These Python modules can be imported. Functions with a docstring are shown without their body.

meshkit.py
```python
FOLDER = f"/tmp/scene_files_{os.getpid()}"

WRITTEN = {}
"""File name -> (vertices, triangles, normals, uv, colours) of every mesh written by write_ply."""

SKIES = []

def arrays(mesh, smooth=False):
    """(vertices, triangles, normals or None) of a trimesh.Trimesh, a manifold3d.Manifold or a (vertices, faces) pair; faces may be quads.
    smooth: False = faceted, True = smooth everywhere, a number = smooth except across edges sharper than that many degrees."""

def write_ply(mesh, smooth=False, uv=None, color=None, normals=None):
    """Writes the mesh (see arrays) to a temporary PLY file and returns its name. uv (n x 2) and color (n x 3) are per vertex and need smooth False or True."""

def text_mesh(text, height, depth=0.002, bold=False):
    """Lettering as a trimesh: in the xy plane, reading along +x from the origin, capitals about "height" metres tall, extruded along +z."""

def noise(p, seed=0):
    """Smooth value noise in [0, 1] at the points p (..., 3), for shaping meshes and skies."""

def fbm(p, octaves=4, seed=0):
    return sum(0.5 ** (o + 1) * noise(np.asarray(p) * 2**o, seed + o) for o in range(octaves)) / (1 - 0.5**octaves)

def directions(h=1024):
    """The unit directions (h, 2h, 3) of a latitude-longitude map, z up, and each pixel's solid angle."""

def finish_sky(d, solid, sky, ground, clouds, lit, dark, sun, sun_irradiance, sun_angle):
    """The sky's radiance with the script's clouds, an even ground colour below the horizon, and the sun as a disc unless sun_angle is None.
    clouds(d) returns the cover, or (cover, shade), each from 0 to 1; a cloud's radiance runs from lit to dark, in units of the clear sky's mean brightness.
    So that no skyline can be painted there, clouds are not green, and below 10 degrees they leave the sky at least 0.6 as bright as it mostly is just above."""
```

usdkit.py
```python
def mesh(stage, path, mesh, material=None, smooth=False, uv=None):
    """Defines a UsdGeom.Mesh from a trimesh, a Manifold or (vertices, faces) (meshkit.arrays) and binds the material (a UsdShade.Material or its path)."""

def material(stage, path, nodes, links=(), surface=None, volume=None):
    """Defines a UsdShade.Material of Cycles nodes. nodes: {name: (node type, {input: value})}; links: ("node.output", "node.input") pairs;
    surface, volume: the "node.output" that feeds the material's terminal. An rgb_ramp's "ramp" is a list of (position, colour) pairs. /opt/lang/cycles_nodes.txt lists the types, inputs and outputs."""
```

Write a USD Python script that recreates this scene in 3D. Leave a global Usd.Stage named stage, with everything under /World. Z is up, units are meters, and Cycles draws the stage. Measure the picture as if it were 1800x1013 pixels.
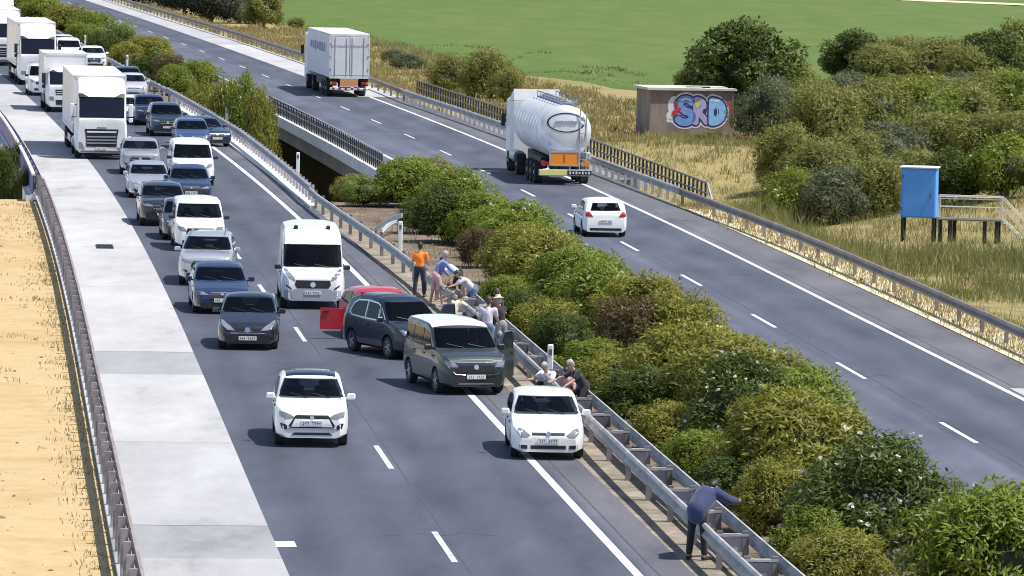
import math, random
import numpy as np, trimesh, manifold3d, shapely.geometry as sg
from scipy.interpolate import PchipInterpolator
from pxr import Usd, UsdGeom, UsdLux, UsdShade, Gf, Sdf, Vt
import usdkit, meshkit
from meshkit import noise, fbm
T = trimesh.transformations
stage = Usd.Stage.CreateInMemory()
UsdGeom.SetStageUpAxis(stage, 'Z'); UsdGeom.SetStageMetersPerUnit(stage, 1.0)
UsdGeom.Xform.Define(stage, '/World'); UsdGeom.Scope.Define(stage, '/World/Looks')

# ---------------------------------------------------------------- camera, sky, sun, exposure
EXPOSURE = 0.5
F, PIT, CH, ROLL = 9327.43, 0.0756772, 13.6395, 0.0211773      # focal length in pixels of an 1800 px wide frame, tilt, height, roll
_c, _s, _cr, _sr = math.cos(PIT), math.sin(PIT), math.cos(ROLL), math.sin(ROLL)
RIGHT = np.array([_cr, _s*_sr, _c*_sr]); UP = np.array([-_sr, _s*_cr, _c*_cr]); FWD = np.array([0, _c, -_s])
cam = UsdGeom.Camera.Define(stage, '/World/camera')
cam.CreateHorizontalApertureAttr(36.0); cam.CreateFocalLengthAttr(36.0*F/1800)
cam.CreateClippingRangeAttr(Gf.Vec2f(1, 20000)); cam.CreateExposureAttr(EXPOSURE)
cam.AddTransformOp().Set(Gf.Matrix4d(*RIGHT, 0, *UP, 0, *(-FWD), 0, 0, 0, CH, 1))
SUN_EL, SUN_AZ = math.radians(62), math.radians(104)
SUN = np.array([math.cos(SUN_EL)*math.sin(SUN_AZ), math.cos(SUN_EL)*math.cos(SUN_AZ), math.sin(SUN_EL)])
sky_mat = usdkit.material(stage, '/World/Looks/sky_look', {
    'sky': ('sky_texture', dict(sky_type='single_scattering', sun_disc=False, sun_elevation=SUN_EL, sun_rotation=SUN_AZ, air_density=1.0, aerosol_density=1.0)),
    'bg': ('background_shader', dict(strength=0.105))}, [('sky.color', 'bg.color')], surface='bg.background')
dome = UsdLux.DomeLight.Define(stage, '/World/sky'); UsdShade.MaterialBindingAPI.Apply(dome.GetPrim()).Bind(sky_mat)
sun = UsdLux.DistantLight.Define(stage, '/World/sun')
sun.CreateIntensityAttr(1.15); sun.CreateAngleAttr(0.53); sun.CreateNormalizeAttr(True); sun.CreateColorAttr(Gf.Vec3f(1.0, 0.955, 0.89))
_z = SUN; _x = np.cross([0, 0, 1], _z); _x /= np.linalg.norm(_x); _y = np.cross(_z, _x)
sun.AddTransformOp().Set(Gf.Matrix4d(*_x, 0, *_y, 0, *_z, 0, 0, 0, 300, 1))

# ---------------------------------------------------------------- road alignment: station s along the left kerb line, offset d to the right
TH, K0, K1, K2, X0 = -0.101489, -0.000152478, 5.58391e-06, -3.63317e-08, 3.12927
S = np.arange(-120, 2000, 1.0)
_sc = np.clip(S, -60, 260)
_hh = TH - K0*_sc - K1*_sc**2/2 - K2*_sc**3/6 - (K0 + K1*_sc + K2*_sc**2/2)*(S - _sc)*np.where(S > 260, np.clip(1 - (S-260)/1600, .3, 1), 1)
CX = np.cumsum(np.sin(_hh)); CY = np.cumsum(np.cos(_hh)); CX = CX - CX[120] + X0; CY = CY - CY[120] + 100.
def sdw(s, d, z=0.):
    s, d, z = np.broadcast_arrays(np.asarray(s, float), np.asarray(d, float), np.asarray(z, float))
    h = np.interp(s, S, _hh)
    return np.stack([np.interp(s, S, CX) + np.cos(h)*d, np.interp(s, S, CY) - np.sin(h)*d, z], -1)
def head(s): return float(np.interp(s, S, _hh))
def w2sd(p):
    i = int(np.argmin((CX-p[0])**2 + (CY-p[1])**2)); dx, dy = p[0]-CX[i], p[1]-CY[i]; s, c = math.sin(_hh[i]), math.cos(_hh[i])
    return S[i] + dx*s + dy*c, dx*c - dy*s
def at(px, py, z=0.):
    """The world point at height z seen at a measured place of the survey picture (used only to read off positions)."""
    d = FWD + RIGHT*(px-900)/F - UP*(py-506.5)/F
    return np.array([0, 0, CH]) + d*((CH-z)/-d[2])

# ---------------------------------------------------------------- prim helpers
_used = {}
def numbered(parent, name):
    k = (parent, name); n = _used.get(k, 0); _used[k] = n + 1
    return parent + '/' + (name if n == 0 else '%s_%03d' % (name, n))
def path_of(p): return str(p.GetPath()) if hasattr(p, 'GetPath') else (p or '/World')
def tag(prim, label=None, cat=None, group=None, kind=None):
    prim = prim.GetPrim() if hasattr(prim, 'GetPrim') else prim
    for k, v in (('label', label), ('category', cat), ('group', group), ('kind', kind)):
        if v: prim.SetCustomDataByKey(k, v)
    return prim
def obj(name, mesh, mat, parent=None, smooth=False, uv=None, **kw):
    if isinstance(mesh, MB): mesh = mesh.mesh()
    m = usdkit.mesh(stage, numbered(path_of(parent), name), mesh, mat, smooth=smooth, uv=uv)
    return tag(m.GetPrim(), **kw)
def thing(name, label, cat, loc=(0, 0, 0), rotz=0., group=None, parent=None, scale=None, tilt=None):
    x = UsdGeom.Xform.Define(stage, numbered(path_of(parent), name))
    x.AddTranslateOp().Set(Gf.Vec3d(*map(float, loc))); x.AddRotateZOp().Set(float(math.degrees(rotz)))
    if tilt: x.AddRotateXOp().Set(float(math.degrees(tilt)))
    if scale is not None: x.AddScaleOp().Set(Gf.Vec3f(*([float(scale)]*3 if np.ndim(scale) == 0 else map(float, scale))))
    return tag(x.GetPrim(), label, cat, group)
def group_part(name, parent):
    return UsdGeom.Xform.Define(stage, numbered(path_of(parent), name)).GetPrim()
def dup(root, name, label, loc, rotz, scale, group):
    r = thing(name, label, root.GetCustomDataByKey('category'), loc, rotz, group, scale=scale)
    r.GetReferences().AddInternalReference(root.GetPath()); r.SetInstanceable(True)
    return r

class MB:
    """Collects shapes into one mesh."""
    def __init__(s): s.v, s.f, s.n = [], [], 0
    def add(s, v, f=None):
        if f is None:
            if hasattr(v, 'to_mesh'): m = v.to_mesh(); v, f = m.vert_properties[:, :3], m.tri_verts
            else: v, f = v.vertices, v.faces
        v, f = np.asarray(v, float), np.asarray(f, int)
        if f.shape[1] == 4: f = np.vstack([f[:, [0, 1, 2]], f[:, [0, 2, 3]]])
        s.v.append(v); s.f.append(f + s.n); s.n += len(v); return s
    def box(s, c, size, rz=0., ch=0.):
        x, y, z = np.asarray(size, float)/2
        if ch: m = cbox(size, ch)
        else: m = trimesh.creation.box(size)
        v = np.array(m.vertices)
        if rz: v = v @ np.array([[math.cos(rz), math.sin(rz), 0], [-math.sin(rz), math.cos(rz), 0], [0, 0, 1]])
        return s.add(v + np.asarray(c, float), m.faces)
    def cyl(s, c, r, h, axis='z', n=20):
        m = trimesh.creation.cylinder(r, h, sections=n); v = np.array(m.vertices)
        if axis == 'x': v = v[:, [2, 1, 0]]*[1, 1, -1]
        if axis == 'y': v = v[:, [0, 2, 1]]*[1, -1, 1]
        return s.add(v + np.asarray(c, float), m.faces)
    def tube(s, pts, r, n=6):
        pts = np.asarray(pts, float); r = np.broadcast_to(np.asarray(r, float), len(pts))
        t = np.gradient(pts, axis=0); t /= np.linalg.norm(t, axis=1)[:, None] + 1e-12
        up = np.array([0, 0, 1.]) if abs(t[:, 2]).mean() < .8 else np.array([1., 0, 0])
        a = np.cross(t, up); a /= np.linalg.norm(a, axis=1)[:, None] + 1e-12; b = np.cross(t, a)
        ang = np.arange(n)*2*math.pi/n
        v = (pts[:, None] + r[:, None, None]*(a[:, None]*np.cos(ang)[:, None] + b[:, None]*np.sin(ang)[:, None])).reshape(-1, 3)
        f = []
        for i in range(len(pts)-1):
            for k in range(n):
                f.append((i*n+k, i*n+(k+1) % n, (i+1)*n+(k+1) % n, (i+1)*n+k))
        f = np.array(f); f = np.vstack([f[:, [0, 1, 2]], f[:, [0, 2, 3]]])
        e = (len(pts)-1)*n
        f = np.vstack([f, [(0, k+1, k) for k in range(1, n-1)], [(e, e+k, e+k+1) for k in range(1, n-1)]])
        return s.add(v, f[:, ::-1])
    def mesh(s): return trimesh.Trimesh(np.vstack(s.v), np.vstack(s.f), process=False)
def cbox(size, ch):
    """A box with chamfered edges."""
    x, y, z = np.asarray(size, float)/2
    p = [(sx*(x-(0 if k == 0 else ch)), sy*(y-(0 if k == 1 else ch)), sz*(z-(0 if k == 2 else ch))) for sx in (-1, 1) for sy in (-1, 1) for sz in (-1, 1) for k in range(3)]
    m = manifold3d.Manifold.hull_points(np.array(p)).to_mesh()
    return trimesh.Trimesh(m.vert_properties[:, :3], m.tri_verts, process=False)
def prism(poly, depth, axis='y'):
    """A flat outline (a, b) given a thickness: axis y puts it upright in x, z; axis x in y, z; axis z flat in x, y."""
    m = trimesh.creation.extrude_polygon(sg.Polygon(poly), depth, engine='earcut'); v = np.array(m.vertices); v[:, 2] -= depth/2
    if axis == 'y': v = v[:, [0, 2, 1]]; f = m.faces[:, ::-1]
    elif axis == 'x': v = v[:, [2, 0, 1]]; f = m.faces
    else: f = m.faces
    return trimesh.Trimesh(v, f, process=False)

# ---------------------------------------------------------------- materials
L = '/World/Looks/'
def mat(name, col, rough=.6, metal=0., var=.0, scale=3., coat=0., bump=0., bscale=None, spec=.5, col2=None, detail=4., stretch=None, sheen=0):
    """Principled surface whose colour wanders a little in world space."""
    n = {'p': ('principled_bsdf', dict(roughness=rough, metallic=metal, coat_weight=coat, specular_ior_level=spec, base_color=col, sheen_weight=sheen))}
    l = []
    if var or bump or col2:
        n['g'] = ('geometry', {}); n['m'] = ('mapping', dict(scale=stretch or (1, 1, 1)))
        l.append(('g.position', 'm.vector'))
    if var or col2:
        c = np.array(col); hi = np.array(col2) if col2 else c*(1+var); lo = c*(1-var) if not col2 else c
        n['n'] = ('noise_texture', dict(scale=scale, detail=detail, roughness=.62))
        n['r'] = ('rgb_ramp', dict(ramp=[(0, tuple(lo)), (.32, tuple(lo)), (.68, tuple(hi)), (1, tuple(hi))]))
        l += [('m.vector', 'n.vector'), ('n.fac', 'r.fac'), ('r.color', 'p.base_color')]
    if bump:
        n['bn'] = ('noise_texture', dict(scale=bscale or scale*8, detail=3.)); n['b'] = ('bump', dict(strength=bump, distance=.05))
        l += [('m.vector', 'bn.vector'), ('bn.fac', 'b.height'), ('b.normal', 'p.normal')]
    return usdkit.material(stage, L+name, n, l, surface='p.BSDF')
def leafmat(name, cols, trans=.32, rough=.55):
    """Leaves: every leaf takes its own tone between the given colours; some light passes through."""
    n = {'g': ('geometry', {}), 'r': ('rgb_ramp', dict(ramp=[(i/(len(cols)-1), c) for i, c in enumerate(cols)])),
         'nz': ('noise_texture', dict(scale=.9, detail=2.)), 'mx': ('mix_float', dict(fac=.45)),
         'p': ('principled_bsdf', dict(roughness=rough, specular_ior_level=.35)), 't': ('translucent_bsdf', {}), 'x': ('mix_closure', dict(fac=trans))}
    l = [('g.position', 'nz.vector'), ('g.random_per_island', 'mx.a'), ('nz.fac', 'mx.b'), ('mx.result', 'r.fac'), ('r.color', 'p.base_color'), ('r.color', 't.color'), ('p.BSDF', 'x.closure1'), ('t.BSDF', 'x.closure2')]
    return usdkit.material(stage, L+name, n, l, surface='x.closure')
_paints = {}
def paint(col, metal=0., rough=.28):
    k = (tuple(col), metal, rough)
    if k not in _paints: _paints[k] = mat('car_paint_%d' % len(_paints), col, rough, metal, coat=.8, var=.05, scale=1.5)
    return _paints[k]
GLASS = mat('dark_glass', (.010, .012, .022), .05, spec=.35)
GLASS_SIDE = mat('side_glass', (.010, .012, .02), .22, spec=.12)
GLASS_TEAL = mat('teal_glass', (.012, .022, .034), .06, spec=.35)
PANE = usdkit.material(stage, L+'window_pane', {'f': ('fresnel', dict(IOR=1.28)), 't': ('transparent_bsdf', dict(color=(.30, .34, .38))), 'g': ('glossy_bsdf', dict(roughness=.02, color=(.9, .95, 1.))), 'x': ('mix_closure', {})},
    [('f.fac', 'x.fac'), ('t.BSDF', 'x.closure1'), ('g.BSDF', 'x.closure2')], surface='x.closure')
SEAT = mat('seat_cloth', (.05, .05, .055), .9, var=.3, scale=9.); DASH = mat('dashboard', (.035, .035, .04), .6, var=.2); CABIN = mat('headrest_cloth', (.07, .07, .075), .9)
RUBBER = mat('tyre_rubber', (.018, .018, .02), .85, var=.2)
ALLOY = mat('alloy', (.5, .51, .53), .35, .9)
BLACK = mat('black_plastic', (.016, .016, .019), .55, var=.2)
GREYP = mat('grey_plastic', (.12, .12, .13), .5)
CHROME = mat('chrome', (.75, .76, .78), .18, 1.)
LAMP = mat('headlight_lens', (.26, .27, .30), .12, .3, coat=.6)
TAIL = mat('tail_lens', (.30, .012, .012), .2, coat=.5)
AMBER = mat('amber_lens', (.75, .26, .02), .3)
PLATE = mat('plate_white', (.72, .72, .70), .5)
INK = mat('plate_ink', (.02, .02, .025), .6)
WHITE = mat('truck_white', (.70, .70, .70), .42, var=.12, scale=.9, coat=.2, stretch=(1, 1, .4))
OFFWHITE = mat('trailer_white', (.66, .66, .67), .45, var=.08, scale=.5)
STEEL = mat('galvanised_steel', (.38, .38, .39), .6, .1, var=.28, scale=1.3)
STEEL_RUST = mat('weathered_steel', (.27, .225, .21), .68, .15, var=.25, scale=.7)
POSTM = mat('post_steel', (.20, .18, .18), .7, .2, var=.35, scale=1.5)
POST_PALE = mat('post_pale', (.36, .34, .37), .65, .2, var=.3, scale=1.5); POST_DARK = mat('post_purple_grey', (.27, .25, .27), .7, .1, var=.4, scale=1.5)
CHASSIS = mat('chassis_black', (.015, .015, .018), .6, var=.3)
# ---------------------------------------------------------------- the ground
def sm(x, a, b): t = np.clip((x-a)/(b-a), 0, 1); return t*t*(3-2*t)
def valley(s): return sm(s, 128, 142)*(1-sm(s, 212, 226))
def ground_z(s, d):
    """Height of the open ground: the median, the falling right-hand verge, the left bank, and the dip the two bridges cross."""
    s, d = np.broadcast_arrays(np.asarray(s, float), np.asarray(d, float))
    n = fbm(np.stack([s*.09, d*.16, 0*s], -1), 3, 5) - .5
    zr = -2.2*sm(d, 18.8, 25) + n*.5*sm(d, 19, 26)
    zl = -.12 - .9*sm(-d, 14, 40) + n*.35*sm(-d, 10.6, 14)
    zm = -.05 + n*.12
    z = np.where(d > 12, zr - .03, np.where(d < -8, zl, zm))
    v = valley(s)
    dip = v*(1-sm(d, 26, 52))*(1-sm(-d, 40, 70))
    floor = -5.2 + n*.6
    return z*(1-dip) + floor*dip
def grid(sv, dv, zf, lift=0.):
    sv, dv = np.asarray(sv, float), np.asarray(dv, float)
    A, B = np.meshgrid(sv, dv, indexing='ij'); Z = zf(A, B) + lift if callable(zf) else np.full(A.shape, zf + lift)
    v = sdw(A, B, Z).reshape(-1, 3); m = len(dv); i = np.arange(len(sv)-1)[:, None]*m + np.arange(m-1)[None]
    i = i.ravel(); f = np.stack([i, i+1, i+m+1, i+m], 1)
    return (v, np.vstack([f[:, [0, 2, 1]], f[:, [0, 3, 2]]])), np.stack([A.ravel(), B.ravel()], 1)
def sheet(name, sv, dv, zf, material, lift=0., parent=None, **kw):
    m, uv = grid(sv, dv, zf, lift); v, f = m
    n = np.cross(v[f[0, 1]]-v[f[0, 0]], v[f[0, 2]]-v[f[0, 0]])
    if n[2] < 0: f = f[:, ::-1]
    return obj(name, (v, f), material, parent, smooth=True, uv=uv, **kw)
def slab(sv, d0, d1, z0, z1):
    """A solid strip following the road between two offsets and two heights."""
    b = MB(); sv = np.asarray(sv, float); n = len(sv)
    v = np.concatenate([sdw(sv, d0, z1), sdw(sv, d1, z1), sdw(sv, d1, z0), sdw(sv, d0, z0)])
    f = []
    for k in range(4):
        for i in range(n-1): f.append((k*n+i, k*n+i+1, ((k+1) % 4)*n+i+1, ((k+1) % 4)*n+i))
    f = np.array(f); f = np.vstack([f[:, [0, 1, 2]], f[:, [0, 2, 3]], [(0, n, 2*n), (0, 2*n, 3*n), (n-1, 3*n-1, 2*n-1), (n-1, 4*n-1, 3*n-1)]])
    return trimesh.Trimesh(v, f[:, ::-1], process=False)

def ground_mat(name, ramp, scale, scale2=.25, bump=.4, rough=.9, stretch=(1, 1, 1)):
    n = {'g': ('geometry', {}), 'm': ('mapping', dict(scale=stretch)), 'a': ('noise_texture', dict(scale=scale, detail=6., roughness=.65)), 'b': ('noise_texture', dict(scale=scale2, detail=3.)),
         'x': ('mix_float', dict(fac=.5)), 'r': ('rgb_ramp', dict(ramp=ramp)), 'p': ('principled_bsdf', dict(roughness=rough, specular_ior_level=.2)), 'u': ('bump', dict(strength=bump, distance=.1))}
    l = [('g.position', 'm.vector'), ('m.vector', 'a.vector'), ('m.vector', 'b.vector'), ('a.fac', 'x.a'), ('b.fac', 'x.b'), ('x.result', 'r.fac'), ('r.color', 'p.base_color'), ('a.fac', 'u.height'), ('u.normal', 'p.normal')]
    return usdkit.material(stage, L+name, n, l, surface='p.BSDF')
SAND = ground_mat('dry_sand', [(.28, (.34, .245, .125)), (.42, (.42, .30, .15)), (.52, (.47, .355, .195)), (.62, (.43, .31, .15)), (.75, (.35, .275, .135))], .9, .13, .9)
SOIL = ground_mat('median_soil', [(.3, (.07, .055, .04)), (.45, (.14, .105, .08)), (.6, (.20, .155, .12)), (.75, (.34, .28, .22))], 1.2, .3, .9)
VERGE = ground_mat('dry_verge', [(.3, (.10, .11, .035)), (.43, (.22, .19, .075)), (.55, (.31, .245, .11)), (.7, (.15, .15, .05))], .5, .07, .8)
FIELD = ground_mat('green_crop', [(.38, (.070, .118, .022)), (.5, (.088, .136, .028)), (.62, (.112, .152, .042))], .5, .012, .35, stretch=(.45, .12, 1))
PALE = ground_mat('pale_dust', [(.3, (.46, .38, .23)), (.5, (.60, .52, .36)), (.7, (.70, .62, .45))], 1.5, .4, .6)
HOLLOW_SHADE = ground_mat('valley_earth_shaded', [(.3, (.03, .03, .02)), (.5, (.06, .06, .035)), (.7, (.10, .09, .05))], .8, .2, .8)  # earth colour darkened to paint in the shade under the bridges

sf = np.unique(np.r_[np.arange(-60, 125, 5), np.arange(125, 230, 2.5), np.arange(230, 700, 10), np.arange(700, 1901, 60)])
sheet('sandy_bank', sf[sf < 400], np.r_[-200, -120, -80, -50, -35, -25, -20, -16, -13, -11.5, -10.35], ground_z, SAND, kind='structure')
sheet('median_ground', sf, np.linspace(.9, 7.4, 9), ground_z, SOIL, kind='structure')
sheet('right_verge', sf, np.r_[17.0, 17.6, 18.2, 18.8, 19.5, 20.5, 22, 24, 26, 29, 32, 36, 40, 44, 48], ground_z, VERGE, kind='structure')
def field_sheet():
    dv = np.array([0., .2, .4, .6, .8, 1.])
    A = np.repeat(sf[:, None], 6, 1); e = np.interp(sf, [150, 300, 325, 345, 400, 460, 700], [47.9, 46.5, 44, 38.5, 36, 35, 35])[:, None]; B = e + (48.01-e)*dv[None]
    B += np.where((dv > 0) & (dv < 1), 0, 0)
    v = sdw(A, B, ground_z(A, B) + np.array([-.10, .10, .12, .12, .10, .03])[None]).reshape(-1, 3); m = 6; i = (np.arange(len(sf)-1)[:, None]*m + np.arange(m-1)[None]).ravel()
    return (v, np.vstack([np.stack([i, i+m+1, i+1], 1)[:, [0, 2, 1]], np.stack([i, i+m, i+m+1], 1)[:, [0, 2, 1]]]))
sheet('green_field', sf, np.r_[48, 52, 56, 62, 70, 80, 95, 110, 140, 180, 240, 320, 450, 700, 1000], ground_z, FIELD, kind='structure')
vs = sf[(sf >= 122.5) & (sf <= 230)]
sheet('valley_floor', vs, np.linspace(-10.35, .9, 8), ground_z, HOLLOW_SHADE, lift=-.35, kind='structure')
sheet('valley_floor', vs, np.linspace(7.4, 17, 7), ground_z, HOLLOW_SHADE, lift=-.35, kind='structure')

# ---------------------------------------------------------------- roads
def road_mat(name, ramp, d0, d1):
    """Worn asphalt: tone runs across the lanes with the wheel tracks, mottled along them."""
    n = {'uv': ('attribute', dict(attribute='st')), 'sp': ('separate_xyz', {}), 'mr': ('map_range', dict(from_min=d0, from_max=d1, clamp=True)), 'r': ('rgb_ramp', dict(ramp=ramp)),
         'g': ('geometry', {}), 'm': ('mapping', dict(scale=(1, .22, 1))), 'a': ('noise_texture', dict(scale=.45, detail=5., roughness=.6)), 'b': ('noise_texture', dict(scale=14., detail=3.)),
         'ra': ('rgb_ramp', dict(ramp=[(.34, (.68, .69, .70)), (.45, (.93, .93, .94)), (.54, (1.02, 1.02, 1.02)), (.66, (1.26, 1.24, 1.22))])), 'mu': ('mix', dict(mix_type='multiply', fac=1.)),
         'rb': ('rgb_ramp', dict(ramp=[(.3, (.85, .85, .85)), (.7, (1.12, 1.12, 1.12))])), 'mv': ('mix', dict(mix_type='multiply', fac=1.)),
         'p': ('principled_bsdf', dict(roughness=.72, specular_ior_level=.35)), 'u': ('bump', dict(strength=.25, distance=.02))}
    l = [('uv.vector', 'sp.vector'), ('sp.y', 'mr.value'), ('mr.result', 'r.fac'), ('g.position', 'm.vector'), ('m.vector', 'a.vector'), ('g.position', 'b.vector'), ('a.fac', 'ra.fac'), ('b.fac', 'rb.fac'),
         ('r.color', 'mu.color1'), ('ra.color', 'mu.color2'), ('mu.color', 'mv.color1'), ('rb.color', 'mv.color2'), ('mv.color', 'p.base_color'), ('b.fac', 'u.height'), ('u.normal', 'p.normal')]
    return usdkit.material(stage, L+name, n, l, surface='p.BSDF')
def lanes(base, tracks, d0, d1, depth=.86, w=.45):
    x = np.linspace(0, 1, 48); d = d0 + x*(d1-d0); k = np.ones(48)
    for t in tracks: k -= (1-depth)*np.exp(-((d-t)/w)**2)
    c = np.array([base(v) for v in d])*k[:, None]
    return [(float(a), tuple(map(float, b))) for a, b in zip(x, c)]
A1, A2 = np.array([.074, .082, .110]), np.array([.128, .127, .143])
ROADL = road_mat('asphalt_left', lanes(lambda d: A1 if d < .3 else A1*.3+A2*.7, [-6.1, -4.4, -2.6, -.9], -7, 1.2, .80), -7, 1.2)
ROADR = road_mat('asphalt_right', lanes(lambda d: (A1*1.34 if d < 11.3 else A1*1.02 if d < 15.2 else A2*.92), [9.0, 10.7, 12.5, 14.2], 7.2, 17.3, .84), 7.2, 17.3)
sr = np.unique(np.r_[np.arange(-40, 360, 4), np.arange(360, 1901, 20)])
def edge_r(s): return 17.2 + .0*s
sheet('road', sr, np.r_[-7.0, -5, -3.5, -1, 1.15], 0., ROADL, kind='structure')
sheet('road', sr, np.r_[7.25, 9, 11.7, 14, 17.25], 0., ROADR, kind='structure')

CONC = [ground_mat('concrete_%d' % i, [(.36, tuple(np.array(c)*.72)), (.45, tuple(np.array(c)*.92)), (.53, c), (.64, tuple(np.array(c)*1.13))], .9, .22, .3, stretch=(1, .3, 1)) for i, c in enumerate([(.41, .41, .415), (.37, .37, .38), (.30, .305, .315)])]
sh = thing('concrete_shoulder', None, None); tag(sh, kind='structure')
cuts = [(-40, 7, 1), (7, 12.4, 2), (12.4, 29, 1), (29, 46.6, 0), (46.6, 53.6, 2), (53.6, 78, 0), (78, 97, 0), (97, 131, 0), (131, 172, 0), (172, 205, 0), (205, 250, 1), (250, 300, 0), (300, 360, 1), (360, 480, 1)]
for a, b, k in cuts:
    m = slab(np.linspace(a+.02, b-.02, max(3, int((b-a)/3))), -10.35, -6.98, -.1, .012 if k != 2 else .008)
    obj('slab', m, CONC[k], sh)
sh2 = thing('concrete_shoulder', None, None); tag(sh2, kind='structure')
for a, b, k in [(238, 262, 1), (262, 300, 0), (300, 340, 0), (340, 380, 1), (380, 430, 1), (430, 520, 1)]:
    obj('slab', slab(np.linspace(a+.02, b-.02, 8), 14.45, 17.3, -.1, .012), CONC[k], sh2)
obj('slab', slab(np.linspace(-30, 45.5, 12), 15.35, 17.3, -.1, .012), CONC[0], sh2)

# painted markings, a sheet a few millimetres proud of the asphalt
PAINTM = mat('road_paint', (.72, .72, .72), .6, var=.12, scale=2.)
PAINTD = mat('road_paint_worn', (.50, .51, .53), .65, var=.3, scale=2.)
marks = thing('lane_markings', None, None); tag(marks, kind='structure')
def line(s0, s1, d, w, m=PAINTM, name='edge_line'):
    n = max(2, int((s1-s0)/3)+1); sv = np.linspace(s0, s1, n); dd = d(sv) if callable(d) else np.full(n, d)
    v = np.concatenate([sdw(sv, dd-w/2, .006), sdw(sv, dd+w/2, .006)]); i = np.arange(n-1)
    f = np.stack([i, i+n, i+n+1, i+1], 1); f = np.vstack([f[:, [0, 1, 2]], f[:, [0, 2, 3]]])
    return obj(name, (v, f), m, marks)
line(-30, 400, 0., .19)
line(-30, 240, lambda s: 15.18 - .1*np.exp(-((s-70)/30)**2), .17)
line(-30, 600, 8.25, .17)
for k in range(-6, 24): line(74.73+17*k, 79.73+17*k, -3.5 - .2*(k > -1), .13, PAINTD if k % 3 else PAINTM, 'lane_dash')
for k in range(-3, 32): line(30.93+17*k, 35.93+17*k, 11.7, .13, PAINTM if k < 8 else PAINTD, 'lane_dash')
p = w2sd(at(500, 957)); line(p[0]-.45, p[0]+.45, p[1]+.02, .42, PAINTM, 'paint_patch')

# ---------------------------------------------------------------- bridges over the dip
BCONC = mat('bridge_concrete', (.19, .185, .18), .85, var=.2, scale=.6, bump=.2)
BEDGE = mat('bridge_edge_concrete', (.62, .61, .59), .8, var=.12, scale=.8)
def bridge(label, s0, s1, d0, d1, edges):
    t = thing('bridge', label, 'bridge')
    sv = np.linspace(s0, s1, 24)
    obj('deck', slab(sv, d0+.25, d1-.25, -1.25, -.04), BCONC, t)
    for e0, e1 in edges: obj('edge_beam', slab(sv, e0, e1, -.42, .13), BEDGE, t)
    for s in np.linspace(s0+16, s1-16, 3):
        h = head(s)
        for d in np.linspace(d0+4.2, d1-4.2, 2):
            p = sdw(s, d); obj('pier', MB().cyl((p[0], p[1], -3.4), .45, 4.3, n=14), BCONC, t, smooth=40)
    for s in (s0+.4, s1-.4): obj('abutment', slab(np.array([s-.4, s+.4]), d0+.3, d1-.3, -5.6, -1.26), HOLLOW_SHADE, t)  # abutments share the darkened earth tone, painting shade into the hollow
    return t
bridge('concrete road bridge under the right carriageway, dark hollow beneath its white edge', 148, 214, 6.25, 18.75, [(6.2, 6.62), (18.4, 18.8)])
bridge('concrete road bridge under the jammed left carriageway', 126, 220, -10.75, 1.75, [(-10.8, -10.42), (1.3, 1.8)])

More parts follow.
